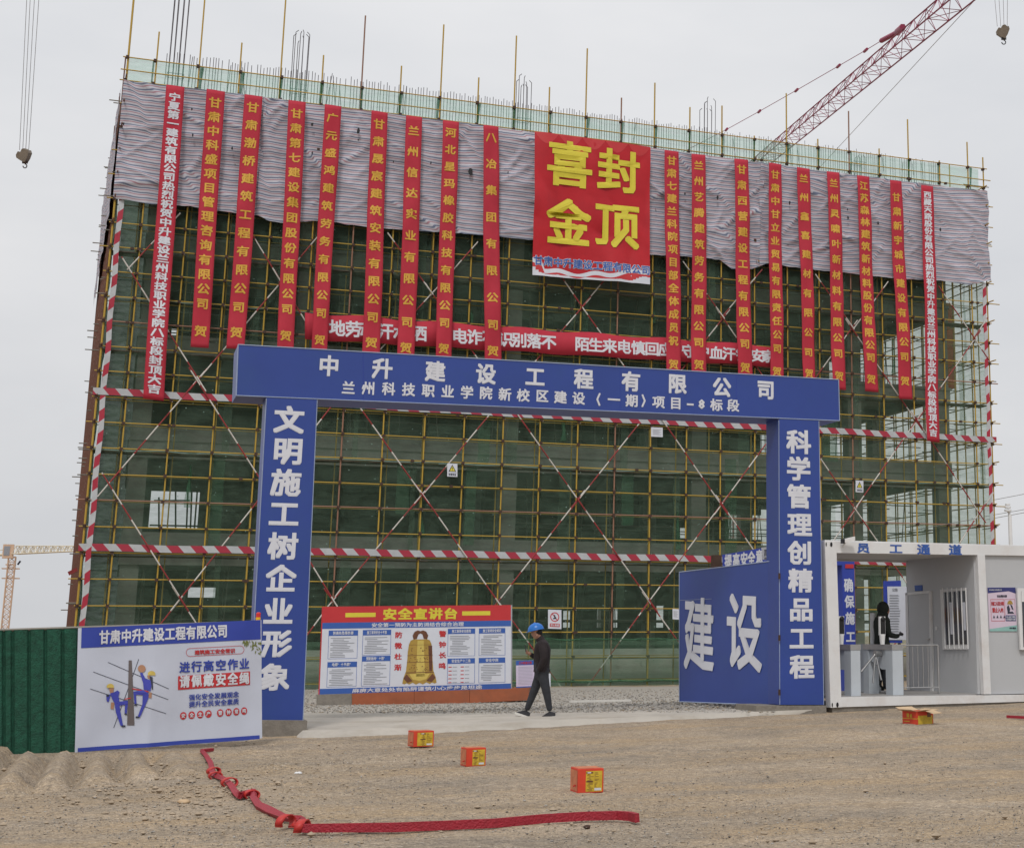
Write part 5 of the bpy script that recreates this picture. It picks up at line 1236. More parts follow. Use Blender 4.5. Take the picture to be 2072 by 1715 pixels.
def sp(x, y):   # zoomed crop px -> patch units
    u = (x - lin(y, 190, 95, 1430, 55)) / (lin(y, 120, 1930, 1300, 1945) - lin(y, 190, 95, 1430, 55))
    t = lin(x, 95, 193, 1930, 118); b = lin(x, 60, 1435, 1945, 1305); return u, (y - t) / (b - t)
def sfill(mb, pts, off=.006, m=0):
    a = [sp(*p) for p in pts]
    if len(a) == 4:
        mb.grid(lambda s_, t_: sq.at(*[(a[0][k] * (1 - s_) + a[1][k] * s_) * (1 - t_) + (a[3][k] * (1 - s_) + a[2][k] * s_) * t_ for k in (0, 1)], off), 16, 16 if off == .008 else 4, m)
    else: mb.poly([sq.at(u, v, off + .004) for u, v in a], m)
def sstrip(mb, u0, v0, u1, v1, off=.005, n=40): mb.grid(lambda a, b: sq.at(u0 + (u1 - u0) * a, v0 + (v1 - v0) * b, off), n, 3)
mb = MB(); sstrip(mb, .018, 0, .995, .165); sstrip(mb, .015, .968, .985, 1.0); mb.build('blue_print', C['poster_blue'], root)
mb = MB(); n = 12
for k, ch in enumerate('甘肃中升建设工程有限公司'):
    u, v = sp(345 + 1178 * k / 11, lin(k, 0, 290, 11, 232)); glyph(mb, ch, lambda a, b, o: sq.at(u + a * .056, v - b * .115, o + .006), .036, step=.0005)
for k, ch in enumerate('请佩戴安全绳'):
    u, v = sp(1137 + 613 * k / 5, lin(k, 0, 738, 5, 706)); glyph(mb, ch, lambda a, b, o: sq.at(u + a * .058, v - b * .105, o + .009), .034, step=.0005)
mb.build('white_lettering', C['letter_white'], root)
mb = MB()
for k, ch in enumerate('进行高空作业'):
    u, v = sp(1137 + 613 * k / 5, lin(k, 0, 595, 5, 560)); glyph(mb, ch, lambda a, b, o: sq.at(u + a * .060, v - b * .095, o + .005), .026, step=.0005)
for s, y0 in (('强化安全发展观念', 895), ('提升全民安全素质', 965)):
    for k, ch in enumerate(s):
        u, v = sp(1213 + 450 * k / 7, y0 - 28 * k / 7); glyph(mb, ch, lambda a, b, o: sq.at(u + a * .034, v - b * .052, o + .005), .02, step=.0005)
mb.build('blue_lettering', C['poster_blue'], root)
mb = MB()
a = [(1070, 682), (1812, 634), (1812, 770), (1070, 820)]; p = [sp(*t) for t in a]; pa = Quad(*[sq.at(u, v) for u, v in p]); mb.grid(lambda s, t: sq.at(p[0][0] + (p[1][0] - p[0][0]) * s, (p[0][1] * (1 - s) + p[1][1] * s) * (1 - t) + (p[3][1] * (1 - s) + p[2][1] * s) * t, .006), 16, 4)
for k, ch in enumerate('建筑施工安全常识'):
    u, v = sp(1265 + 362 * k / 7, lin(k, 0, 445, 7, 428)); glyph(mb, ch, lambda a, b, o: sq.at(u + a * .028, v - b * .04, o + .005), .035, step=.0005)
cs = [1125, 1210, 1297, 1380, 1500, 1586, 1668, 1752]
for k, x in enumerate(cs):
    u, v = sp(x, lin(x, 1125, 1078, 1752, 1030)); mb.poly([sq.at(u + .018 * math.cos(t), v + .032 * math.sin(t), .006) for t in np.linspace(0, 2 * math.pi, 15)[:-1]])
pill = []
for t in np.linspace(math.pi / 2, 3 * math.pi / 2, 8): pill.append((1190 + 38 * math.cos(t), 444 - 40 * math.sin(t)))
for t in np.linspace(-math.pi / 2, math.pi / 2, 8): pill.append((1708 + 38 * math.cos(t), 418 - 40 * math.sin(t)))
for (x0, y0), (x1, y1) in zip(pill, pill[1:] + pill[:1]):
    d = np.array([x1 - x0, y1 - y0]); d = d / (np.linalg.norm(d) + 1e-6) * 2.2; sfill(mb, [(x0 - d[1], y0 + d[0]), (x1 - d[1], y1 + d[0]), (x1 + d[1], y1 - d[0]), (x0 + d[1], y0 - d[0])])
mb.build('red_print', C['sign_red'], root)
mb = MB()
for x, ch in zip(cs, '安全生产警钟常鸣'):
    u, v = sp(x, lin(x, 1125, 1078, 1752, 1030)); glyph(mb, ch, lambda a, b, o: sq.at(u + a * .022, v - b * .038, o + .008), .03, step=.0005)
mb.build('small_white_lettering', C['letter_white'], root)
mb = MB()
for (a, b) in (((380, 540), (975, 808)), ((235, 635), (970, 915)), ((205, 805), (950, 1055)), ((680, 510), (435, 1195))):
    d = np.array([b[0] - a[0], b[1] - a[1]]); d = d / np.linalg.norm(d) * 2.6; sfill(mb, [(a[0] - d[1], a[1] + d[0]), (b[0] - d[1], b[1] + d[0]), (b[0] + d[1], b[1] - d[0]), (a[0] + d[1], a[1] - d[0])], .006)
mb.build('wire_print', C['print_dark'], root)
mb = MB(); sfill(mb, [(582, 522), (612, 522), (636, 1170), (565, 1170)], .008); mb.build('pole_print', mat('brown_grey_print', (.12, .10, .10), .6), root)
mb = MB()  # two linemen
for pts in ([(400, 850), (440, 840), (470, 822), (492, 840), (480, 880), (490, 930), (440, 945), (415, 900)], [(440, 940), (570, 925), (570, 960), (490, 975), (500, 1040), (525, 1170), (500, 1175), (455, 1040)], [(545, 955), (572, 955), (560, 1060), (540, 1055)], [(360, 870), (405, 860), (385, 940), (365, 930)],
            [(690, 650), (712, 645), (745, 710), (790, 720), (800, 770), (790, 830), (725, 815), (720, 750)], [(625, 835), (720, 820), (770, 850), (770, 900), (745, 960), (690, 1090), (668, 1080), (712, 960), (715, 870), (650, 865), (655, 960), (635, 955)]): sfill(mb, pts, .009)
mb.build('blue_figure_print', mat('figure_blue', (.05, .06, .38), .6), root)
mb = MB()
for cx_, cy_, r_ in ((400, 785, 36), (803, 660, 38)): sfill(mb, [(cx_ + r_ * math.cos(t), cy_ - r_ * .85 * math.sin(t)) for t in np.linspace(-.4, 3.5, 10)], .011)
mb.build('yellow_print', C['gold_hi'], root)
mb = MB()
for pts in ([(385, 800), (435, 795), (430, 845), (400, 850)], [(760, 675), (790, 675), (790, 712), (765, 700)], [(408, 940), (440, 945), (432, 1012), (404, 1005)], [(775, 840), (803, 845), (800, 900), (772, 895)]): sfill(mb, pts, .010)
sfill(mb, [(708 + 38 * math.cos(t), 605 + 38 * math.sin(t)) for t in np.linspace(0, 6.28, 14)[:-1]], .010)
mb.build('tan_print', mat('tan_print', (.38, .20, .12), .6), root)
mb = MB()
for pts in ([(360, 862), (390, 862), (385, 885), (365, 885)], [(780, 680), (812, 690), (815, 815), (805, 815), (795, 740)], [(640, 955), (665, 965), (660, 978), (630, 975)], [(505, 1168), (550, 1172), (548, 1188), (512, 1190)], [(650, 1080), (690, 1085), (680, 1100), (645, 1098)], [(540, 1050), (565, 1055), (562, 1068), (538, 1064)]): sfill(mb, pts, .012)
mb.build('dark_print', C['print_dark'], root)
mb = MB(); sfill(mb, [(540, 905), (600, 895), (600, 905), (540, 915)], .013); sfill(mb, [(615, 800), (770, 830), (770, 842), (615, 812)], .013); mb.build('rope_print', C['sign_red'], root)
mb = MB(); random.seed(31)
for k in range(38):
    x = random.uniform(1735, 1922); y = 322 + random.random() ** 1.6 * (20 + 130 * ((x - 1735) / 187) ** 1.2); t = random.uniform(.6, 2.4); l = random.uniform(30, 50); dx, dy = math.cos(t) * l, math.sin(t) * l
    if y + dy > 490: continue
    sfill(mb, [(x, y), (x + dx * .5 - dy * .16, y + dy * .5 + dx * .16), (x + dx, y + dy), (x + dx * .5 + dy * .16, y + dy * .5 - dx * .16)], .006)
mb.build('leaf_print', mat('olive_print', (.16, .18, .05), .6), root)
# beacon on the post behind the poster
bp = NP.at(522, 1256, -.1); f = thing('warning_beacon', 'small red and yellow beacon at the banner corner beside the gate post', 'beacon', bp)
mb = MB(); mb.tube(bp - Zv * .02, bp + Zv * .055, .036, 10); mb.build('base', C['lamp_y'], f)
mb = MB(); mb.tube(bp + Zv * .055, bp + Zv * .11, .034, 10); mb.ball(bp + Zv * .11, .034, sc=(1, 1, .6)); mb.build('lamp', C['lamp_r'], f)
mb = MB(); mb.tube(bp - Zv * .02, bp - Zv * .6 + NP.n * .05, .012, 6); mb.build('bracket', C['grey_pipe'], f)

# ================================================================== FIREWORK BOXES AND FIRECRACKER ROLL
def carton(px, py, w, h, dpt, rot, label, pattern):
    g = gnd(px, py); g[2] += .008; ca, sa = math.cos(rot), math.sin(rot); U = np.array([ca, sa, 0]); V = np.array([-sa, ca, 0])
    f = thing('firework_carton', label, 'box', g, 'red and yellow firework cartons on the sandy ground'); o = g - U * w / 2
    mb = MB(); mb.obox(o, U * w, V * dpt, Zv * h); b = mb.build('box', C['box_red'], f); bv = b.modifiers.new('b', 'BEVEL'); bv.width = .006; bv.segments = 2
    q = Quad(o + Zv * h, o + U * w + Zv * h, o + U * w, o); q.n = -V
    mb = MB(); qrect(mb, q, .30 if pattern else .17, .10, .94, .94, .002); mb.build('yellow_print', C['box_yellow'], f)
    ql = Quad(o + V * dpt + Zv * h, o + Zv * h, o, o + V * dpt); ql.n = -U
    mb = MB(); qrect(mb, ql, .08, .08, .92, .92, .002); qt = Quad(o + V * dpt + Zv * h, o + U * w + V * dpt + Zv * h, o + U * w + Zv * h, o + Zv * h); qt.n = Zv.copy(); qrect(mb, qt, .04, .06, .96, .94, .002); mb.build('side_print', C['box_side'], f)
    mb = MB(); random.seed(int(px))
    for v in (.14, .5): qrect(mb, q, .32, v, .58, v + .06, .0035)
    for k in range(14):
        v = .22 + .052 * k; a = .34 + .1 * random.random()
        qrect(mb, q, a, v, a + .15 * random.random() + .05, v + .018, .0035); qrect(mb, q, .64, v - .05, .64 + .25 * random.random(), v - .03, .0035)
    mb.build('dark_print', C['gold_dk'], f)
    mb = MB(); qrect(mb, q, .64, .80, .90, .90, .004); qrect(mb, q, .36, .145, .50, .19, .004); mb.build('white_label', C['sign_white'], f)
    mb = MB(); mb.tube(o + V * dpt * .3 + Zv * h * .3, o - U * .03 + V * dpt * .2 + Zv * h * .28, .008, 5); mb.build('fuse_tab', C['ribbon_in'], f)
    return f
YR = -YAW
carton(857, 1511, .29, .215, .28, .13, 'red and yellow firework carton nearest the gateway, left of the other two', 0)
carton(963, 1551, .24, .215, .24, .10, 'small red firework carton in the middle, with a wide orange margin', 1)
carton(1195, 1605, .265, .235, .30, -.02, 'largest firework carton, closest to the camera above the firecracker roll', 1)
# open carton by the cabin
g = gnd(1868, 1466); ca, sa = math.cos(.27), math.sin(.27); U = np.array([ca, sa, 0]); V = np.array([-sa, ca, 0])
f = thing('open_carton', 'open red and yellow firework carton with spread flaps before the cabin', 'box', g)
w, h, dd, t = .36, .215, .34, .008; o = g - U * w / 2 - V * .05
mb = MB(); mb.obox(o, U * w, V * t, Zv * h); mb.obox(o + V * (dd - t), U * w, V * t, Zv * h); mb.obox(o + V * t, U * t, V * (dd - 2 * t), Zv * h); mb.obox(o + U * (w - t) + V * t, U * t, V * (dd - 2 * t), Zv * h); mb.obox(o + (U + V) * t, U * (w - 2 * t), V * (dd - 2 * t), Zv * t); mb.build('box', C['box_red'], f)
for nm, (p, a, b) in {'a': (o + Zv * h, U * w * .48, -V * .16 + Zv * .03), 'b': (o + Zv * h + U * w * .46, U * w * .54 + Zv * .01, -V * .20 - Zv * .035), 'c': (o + Zv * h + V * dd, U * w, V * .16 + Zv * .05), 'd': (o + Zv * h, V * dd, -U * .13 + Zv * .03), 'e': (o + Zv * h + U * w, V * dd, U * .13 + Zv * .02)}.items():
    mb = MB(); mb.obox(p, a, b, Zv * .006); mb.build('flap', C['card'], f)
q = Quad(o + Zv * h, o + U * w + Zv * h, o + U * w, o); q.n = -V
mb = MB(); qrect(mb, q, .06, .30, .94, .93, .002); qrect(mb, q, 0, .48, 1, .54, .0025)
q2 = Quad(o + V * dd + Zv * h, o + Zv * h, o, o + V * dd); q2.n = -U
qrect(mb, q2, 0, .5, 1, .55, .0025); qrect(mb, q2, .3, .15, .45, .44, .002); qrect(mb, q2, .52, .2, .66, .44, .002); qrect(mb, q2, .1, .7, .5, .76, .002); mb.build('yellow_print', C['box_yellow'], f)
mb = MB(); qrect(mb, q, .62, .12, .85, .42, .003); mb.build('dark_print', C['gold_dk'], f)

def ribbon(name, pts, width, label, m=C['ribbon'], loops=(), thick=.02, flat=()):
    """a paper-wrapped firecracker belt standing on its edge along the ground"""
    P = []
    for k in range(len(pts) - 1):
        a, b = np.array(pts[k]), np.array(pts[k + 1]); n = max(2, int(np.linalg.norm(b - a) / 4))
        P += [a + (b - a) * i / n for i in range(n)]
    P.append(np.array(pts[-1])); W_ = [gnd(*p[:2]) + Zv * .01 for p in P]; hs = [p[2] for p in P]; tw = [p[3] for p in P]
    root = thing(name, label, 'firecracker roll', W_[len(W_) // 2])
    mb = MB(); vs = []; n = len(W_)
    for k in range(n):
        d = W_[min(k + 1, n - 1)] - W_[max(k - 1, 0)]; d[2] = 0; d /= (np.linalg.norm(d) + 1e-9); s = np.array([-d[1], d[0], 0])
        up = Zv * math.cos(tw[k]) + s * math.sin(tw[k]); sd_ = s * math.cos(tw[k]) - Zv * math.sin(tw[k])
        base = W_[k] + Zv * (abs(math.sin(tw[k])) * thick)
        h_ = width * hs[k]; vs += [base - sd_ * thick, base + sd_ * thick, base + sd_ * thick + up * h_, base - sd_ * thick + up * h_]
    fs = []
    for k in range(n - 1):
        for e in range(4): fs.append((4 * k + e, 4 * k + (e + 1) % 4, 4 * k + 4 + (e + 1) % 4, 4 * k + 4 + e))
    fs += [(0, 1, 2, 3), (4 * n - 1, 4 * n - 2, 4 * n - 3, 4 * n - 4)]; mb.add(vs, fs, 0, False); mb.build('belt', m, root)
    for (px, py, rx, tilt) in loops:
        rx *= .68; c0 = gnd(px, py) + Zv * (rx * .8 + .01); mb = MB(); N_ = 14; vs = []
        ax = np.array([math.cos(tilt), math.sin(tilt), 0]); ay = np.array([-math.sin(tilt), math.cos(tilt), 0])
        for k in range(N_):
            t_ = -1.3 + 5.4 * k / (N_ - 1); c1 = c0 + ax * rx * (1.25 + .02 * k) * math.cos(t_) + Zv * rx * .85 * math.sin(t_) + ay * .006 * (k - 7); nn = ax * math.cos(t_) + Zv * math.sin(t_)
            vs += [c1 - ay * width * .45 + ax * .0, c1 + ay * width * .45, c1 + ay * width * .45 + nn * .012, c1 - ay * width * .45 + nn * .012]
        fs = [(4 * k + e, 4 * k + (e + 1) % 4, 4 * k + 4 + (e + 1) % 4, 4 * k + 4 + e) for k in range(N_ - 1) for e in range(4)] + [(0, 1, 2, 3), (4 * N_ - 1, 4 * N_ - 2, 4 * N_ - 3, 4 * N_ - 4)]
        mb.add(vs, fs, 0, True); mb.build('coil', C['ribbon_in'], root)
    return root
# x, y, relative height, twist
z5 = lambda x, y: (x / 2.96, 1440 + y / 2.96)
main = [(*z5(1272, 238), .55, .1), (*z5(1205, 246), .55, .2), (*z5(1222, 280), .7, 1.1), (*z5(1248, 330), .8, 1.2), (*z5(1262, 398), .8, 1.0), (*z5(1300, 408), .7, .4), (*z5(1345, 440), .7, 1.2), (*z5(1372, 470), .8, 1.1), (*z5(1392, 508), .8, 1.1), (*z5(1430, 528), .8, .3), (*z5(1510, 505), .9, .1), (*z5(1500, 540), .7, 1.1), (*z5(1530, 590), .9, 1.2), (*z5(1600, 625), .9, .9), (*z5(1680, 658), .7, 1.1), (*z5(1740, 668), .6, .9), (*z5(1800, 668), .6, .5), (*z5(1800, 720), .8, .6), (*z5(1820, 728), .9, .05)]
main += [(700, 1685.5, .95, .05), (800, 1685, 1, .04), (900, 1681, 1, .05), (1000, 1676.5, 1, .04), (1100, 1667, 1, .05), (1180, 1662, 1, .04), (1250, 1660, 1, .02), (1275, 1662, 1, -.05), (1290, 1666, 1, -.1)]
ribbon('firecracker_roll', main, .072, 'long twisted red firecracker roll laid across the foreground sand', loops=[(*z5(1280, 372), .055, .6), (*z5(1290, 404), .06, .2), (*z5(1374, 448), .07, .3), (*z5(1505, 520), .06, .4), (*z5(1712, 690), .075, 1.0), (*z5(1812, 722), .075, 1.3)])
ribbon('firecracker_roll', [(2038, 1453, .55, 0), (2075, 1455, .55, 0), (2150, 1458, .6, 0)], .083, 'short end of a red firecracker roll at the right edge')
# scraps
for (px, py, s, lab, m, cat, nm) in ((603, 1566, .04, 'scrap of white plastic on the sand right of the firecracker roll', 'plaster', 'litter', 'plastic_scrap'), (372, 1624, .05, 'pale stone lying on the tracks left of the firecracker roll', 'card', 'stone', 'stone'), (1188, 1674, .03, 'dark stone just below the long red roll', 'rusty', 'stone', 'stone')):
    g = gnd(px, py); mb = MB(); mb.ball(g + Zv * s * .3, s, nu=8, nv=5, sc=(1.2, .8, .5)); 
    o = mb.build(nm, C[m], loc=g, label=lab, cat=cat); 
    for v in o.data.vertices: v.co += Vector((random.uniform(-.2, .2), random.uniform(-.2, .2), random.uniform(-.15, .15))) * s
g = gnd(1215, 1425); mb = MB(); mb.box((g[0] - .7, g[1] - .06, g[2] + .06), (g[0] + .7, g[1] + .06, g[2] + .1)); mb.build('plank', C['sole'], loc=g, label='pale plank lying on the gravel behind the walker', cat='plank')

# ================================================================== CRANES
def lattice(mb, A, B, up, side, w0, w1, n, rc, rl, tri=True, m=0):
    A, B = np.array(A, float), np.array(B, float); d = B - A
    up = np.array(up, float); side = np.array(side, float)
    def sec(t, w):
        c0 = A + d * t
        return [c0 + up * w * .6, c0 - up * w * .35 + side * w * .5, c0 - up * w * .35 - side * w * .5] if tri else [c0 + (up * a + side * b) * w * .5 for a, b in ((1, 1), (1, -1), (-1, -1), (-1, 1))]
    prev = None
    for k in range(n + 1):
        t = k / n; w = w0 + (w1 - w0) * t; s = sec(t, w); K = len(s)
        if prev:
            for e in range(K): mb.tube(prev[e], s[e], rc, 4, m)
            for e in range(K):
                a, b = (prev[e], s[(e + 1) % K]) if k % 2 else (prev[(e + 1) % K], s[e]); mb.tube(a, b, rl, 3, m, caps=False)
        for e in range(K): mb.tube(s[e], s[(e + 1) % K], rl, 3, m, caps=False)
        prev = s
J0, J1 = dep(1543, 322, 119), dep(1925, 2, 76)
dj = (J1 - J0) / np.linalg.norm(J1 - J0); sj = np.cross(dj, Zv); sj /= np.linalg.norm(sj); uj = np.cross(sj, dj)
A_ = J0 - dj * 14; B_ = J1 + dj * 12
g0 = np.array([A_[0], A_[1], -.3]); Cr = thing('tower_crane', 'dark red tower crane whose jib climbs over the right end of the building', 'crane', g0)
mb = MB(); L_ = np.linalg.norm(B_ - A_); lattice(mb, A_, B_, uj, sj, 1.12, 1.18, int(L_ / 2.0), .055, .022); mb.build('jib', C['crane_red'], Cr)
mb = MB(); lattice(mb, (A_[0], A_[1], -.3), A_ - Zv * 1.0, (1, 0, 0), (0, 1, 0), 1.8, 1.8, 20, .08, .03, False); mb.build('mast', C['crane_red'], Cr)
z7 = lambda x, y: (1372 + x / 2.859, y / 2.859)
tops_ = [dep(*z7(-40, 915), 124), dep(*z7(280, 750), 118), dep(*z7(470, 645), 113), dep(*z7(685, 523), 108), dep(*z7(928, 383), 103), dep(*z7(1085, 292), 99), dep(*z7(1175, 237), 97)]
mb = MB()
for a, b in zip(tops_[:-1], tops_[1:]): mb.mark(); mb.tube(a, b, .024, 5)
mb.build('pendant_rod', C['crane_red'], Cr)
mb = MB()
for p in tops_[1:6]: mb.mark(); mb.tube(p - dj * .35, p + dj * .35, .10, 6)
mb.mark(); mb.tube(tops_[-1], dep(*z7(1265, 190), 95), .16, 6); mb.tube(dep(*z7(1265, 190), 95), dep(*z7(1300, 158), 93), .22, 6); mb.build('pendant_link', C['crane_red'], Cr)
mb = MB(); mb.tube(dep(*z7(800, 990), 115), dep(*z7(1760, -45), 74), .022, 4); mb.build('hoist_rope', C['wire'], Cr)
def hook(px, py, d, topx, botx, s, label, lean):
    c0 = dep(px, py, d); f = thing('hook_block', label, 'crane hook', c0, 'crane hook blocks hanging in the sky'); k = s * d / F
    U, V = RC[0], -RC[1]
    mb = MB(); pts = [(-13, 2), (-9, 9), (-4, 8), (-1, 14), (4, 15), (8, 11), (11, 12), (13, 6), (9, -5), (4, -13), (-3, -10), (-12, -4)]
    mb.prism([c0 + (U * (a + lean * b) + V * b) * k - RC[2] * .15 for a, b in pts], RC[2] * .3); mb.build('block', C['hookblock'], f)
    mb = MB(); mb.tube(c0 + (U * 2 - V * 10) * k, c0 + (U * 2 - V * 15) * k, .12 * s, 6)
    prev = None
    for t in np.linspace(1.6, -3.2, 9):
        p = c0 + (U * (2 + 4 * math.cos(t)) + V * (-20 + 4 * math.sin(t))) * k
        if prev is not None: mb.tube(prev, p, 1.1 * k, 5)
        prev = p
    mb.build('hook', C['rusty'] if px < 100 else C['black'], f)
    mb = MB()
    for tx, bx in zip(topx, botx):
        a = dep(bx, py - 12 * s, d); b = dep(tx, 0, d); b = b + (b - a) * .35; mb.mark(); mb.tube(a, b, .0085 * d / 45, 4)
    mb.build('rope', C['wire'], f)
hook(48.5, 316, 62, (54, 61, 69.5, 78.5), (39.5, 46, 52, 58), 1.0, 'grey crane hook block hanging on four ropes at the upper left', 0)
hook(2029, 66, 70, (2013, 2021.5, 2030, 2038.5), (2018, 2025, 2031.5, 2038), 1.0, 'grey crane hook block hanging on four ropes at the upper right', 0)
# distant pale crane on the left
D = 400.0
z4 = lambda x, y: (x / 6.862, 1040 + y / 6.862)
mt = dep(*z4(170, 590), D); mbase = np.array([mt[0] - 0, mt[1], -1]); Cd = thing('distant_crane', 'distant pale tower crane above the green fence at the left', 'crane', mbase)
mb = MB(); lattice(mb, mbase, mt, (1, 0, 0), (0, 1, 0), 1.7, 1.7, 18, .16, .10, False); mb.build('mast', C['crane_hazed_rust'], Cd)
j0, j1 = dep(*z4(215, 510), D), dep(*z4(1250, 480), D - 10); dd_ = (j1 - j0); dd_ /= np.linalg.norm(dd_); sd_ = np.cross(dd_, Zv); mb = MB(); lattice(mb, j0, j1, Zv, sd_, 2.2, 1.2, 22, .13, .09); mb.build('jib', C['crane_pale'], Cd)
c0, c1 = dep(*z4(120, 560), D), dep(*z4(-400, 575), D + 8); mb = MB(); mb.mark(); mb.tube(c0, c1, .35, 4); mb.mark(); mb.tube(c0 + Zv * 1.3, c1 + Zv * 1.2, .12, 4); mb.build('counter_jib', C['crane_pale'], Cd)
c0 = dep(*z4(145, 510), D); mb = MB(); mb.box(c0 - np.array([1.8, 1, 1.9]), c0 + np.array([.8, 1, 1.7])); mb.build('cab', C['crane_hazed_rust'], Cd); mb = MB(); mb.box(c0 - np.array([1.5, 1.1, 1.2]), c0 + np.array([-.1, -1.0, 1.2])); mb.build('cab_window', C['print_grey'], Cd)
for y in (695, 750, 885):
    p = dep(*z4(150, y), D); mb = MB(); mb.box(p - np.array([2.1 if y > 700 else 1.2, 1.2, .2]), p + np.array([2.1 if y > 700 else 1.2, 1.2, .05])); mb.build('platform', C['crane_hazed_rust'], Cd)
p = dep(*z4(245, 700), D); mb = MB(); mb.tube(p, p + np.array([.6, 0, 1.0]), .25, 5); mb.build('floodlight', C['print_dark'], Cd)

# street lamp and power lines at the right
lp = dep(2052, 1290, 62); gz = float(terr(lp[0], lp[1])); f = thing('lamp_post', 'tall grey lamp post with a cluster head at the right edge', 'lamp post', (lp[0], lp[1], gz))
zt = dep(2052, 1036, 62)[2]; mb = MB(); mb.tube((lp[0], lp[1], gz), (lp[0], lp[1], zt), .10, 8, r2=.075); mb.build('pole', C['plaster'], f)
mb = MB(); mb.tube((lp[0], lp[1], zt), (lp[0] - .10, lp[1], zt + .2), .05, 6)
for k in range(3): mb.tube((lp[0] - .08, lp[1], zt + .12 + .12 * k), (lp[0] - .08, lp[1], zt + .19 + .12 * k), .15 - .02 * k, 8)
mb.build('lamp_head', C['plaster'], f)
f = thing('power_lines', 'thin power lines running past the lamp post at the right edge', 'power lines', dep(2040, 1010, 70))
for (a, b) in (((1990, 1015), (2120, 990)), ((1990, 1045), (2120, 1022)), ((1990, 1052), (2120, 1028)), ((1700, 1100), (1990, 1046))):
    mb = MB(); mb.tube(dep(*a, 72), dep(*b, 62), .012, 4); mb.build('wire', C['wire'], f)
# siren box on the left scaffold corner
c0 = dep(149, 1158, 55.0); f = thing('site_camera', 'small dark red camera box sticking out of the left scaffold corner', 'camera', c0)
mb = MB(); mb.obox(c0 - np.array([.14, .1, .1]), (.28, 0, .16), (0, .16, 0), (-.06, 0, .12)); mb.build('housing', C['red_pipe'], f); mb = MB(); mb.tube(c0 + np.array([.1, 0, .05]), c0 + np.array([.25, 0, .1]), .02, 5); mb.build('bracket', C['rusty'], f)

# ================================================================== PEOPLE
def skin_body(name, joints, bones, mats, regions, parent, sub=2):
    names = list(joints); idx = {n_: i for i, n_ in enumerate(names)}; org = ORG[parent.name]
    me = bpy.data.meshes.new(name); me.from_pydata([(joints[n_][0] - org).tolist() for n_ in names], [(idx[a], idx[b]) for a, b in bones], [])
    o = bpy.data.objects.new(name, me); COL.objects.link(o)
    sk = o.modifiers.new('skin', 'SKIN'); sk.use_smooth_shade = True
    for i, n_ in enumerate(names):
        r = joints[n_][1]; r = r if isinstance(r, tuple) else (r, r); me.skin_vertices[0].data[i].radius = r
        me.skin_vertices[0].data[i].use_root = (n_ == 'pelvis')
    su = o.modifiers.new('sub', 'SUBSURF'); su.levels = sub; su.render_levels = sub
    dg = bpy.context.evaluated_depsgraph_get(); m2 = bpy.data.meshes.new_from_object(o.evaluated_get(dg)); bpy.data.objects.remove(o)
    o = bpy.data.objects.new(name, m2); COL.objects.link(o); o.parent = parent; ORG[o.name] = org
    m2.materials.clear()
    for m in mats: m2.materials.append(m)
    bl_ = [(joints[a][0] - org, joints[b][0] - org, regions.get((a, b), 0)) for a, b in bones]
    for p in m2.polygons:
        c_ = np.array(p.center); best = (9, 0)
        for a, b, r in bl_:
            d = b - a; t = max(0, min(1, ((c_ - a) @ d) / (d @ d + 1e-9))); dd_ = np.linalg.norm(c_ - a - d * t)
            if dd_ < best[0]: best = (dd_, r)
        p.material_index = best[1]; p.use_smooth = True
    return o
fwd = -RC[0].copy(); fwd[2] = 0; fwd /= np.linalg.norm(fwd); side = np.cross(Zv, fwd)   # walks to the left of the picture; side points towards the camera or away
if side @ RC[2] > 0: side = -side     # side: towards the camera
PD = 27.75
def wp(x, y, s=0.0): return dep(1000 + x / 6.86, 1230 + y / 6.86, PD) + side * s
base = wp(600, 1522); gz = float(terr(base[0], base[1]))
per = thing('person', 'walking person in a blue hard hat and dark clothes looking at a phone', 'person', (base[0], base[1], base[2]))
J = {'pelvis': (wp(660, 900), (.145, .14)), 'waist': (wp(655, 800), (.15, .145)), 'chest': (wp(668, 620), (.17, .17)), 'upper': (wp(676, 520), (.15, .17)), 'neck0': (wp(650, 440), .072), 'neck1': (wp(622, 400), .058), 'head0': (wp(592, 372), (.082, .080)), 'head1': (wp(578, 315), (.098, .088)), 'head2': (wp(580, 262), (.075, .07)), 'chin': (wp(548, 415), .035), 'nose': (wp(530, 372), .018),
     'shN': (wp(688, 505, .17), .092), 'elN': (wp(722, 700, .22), .075), 'wrN': (wp(640, 850, .17), .05), 'haN': (wp(605, 880, .14), .045),
     'shF': (wp(660, 510, -.17), .08), 'elF': (wp(600, 680, -.22), .06), 'foF': (wp(520, 668, -.16), .05), 'wrF': (wp(484, 632, -.12), .034), 'haF': (wp(455, 612, -.10), (.04, .022)),
     'hiN': (wp(690, 930, .09), .105), 'knN': (wp(742, 1190, .10), .075), 'anN': (wp(785, 1430, .10), .052), 'hiF': (wp(625, 930, -.09), .105), 'knF': (wp(528, 1190, -.10), .077), 'anF': (wp(436, 1425, -.10), .052)}
Bn = [('pelvis', 'waist'), ('waist', 'chest'), ('chest', 'upper'), ('upper', 'neck0'), ('neck0', 'neck1'), ('neck1', 'head0'), ('head0', 'head1'), ('head1', 'head2'), ('head0', 'chin'), ('head0', 'nose'), ('upper', 'shN'), ('shN', 'elN'), ('elN', 'wrN'), ('wrN', 'haN'), ('upper', 'shF'), ('shF', 'elF'), ('elF', 'foF'), ('foF', 'wrF'), ('wrF', 'haF'), ('pelvis', 'hiN'), ('hiN', 'knN'), ('knN', 'anN'), ('pelvis', 'hiF'), ('hiF', 'knF'), ('knF', 'anF')]
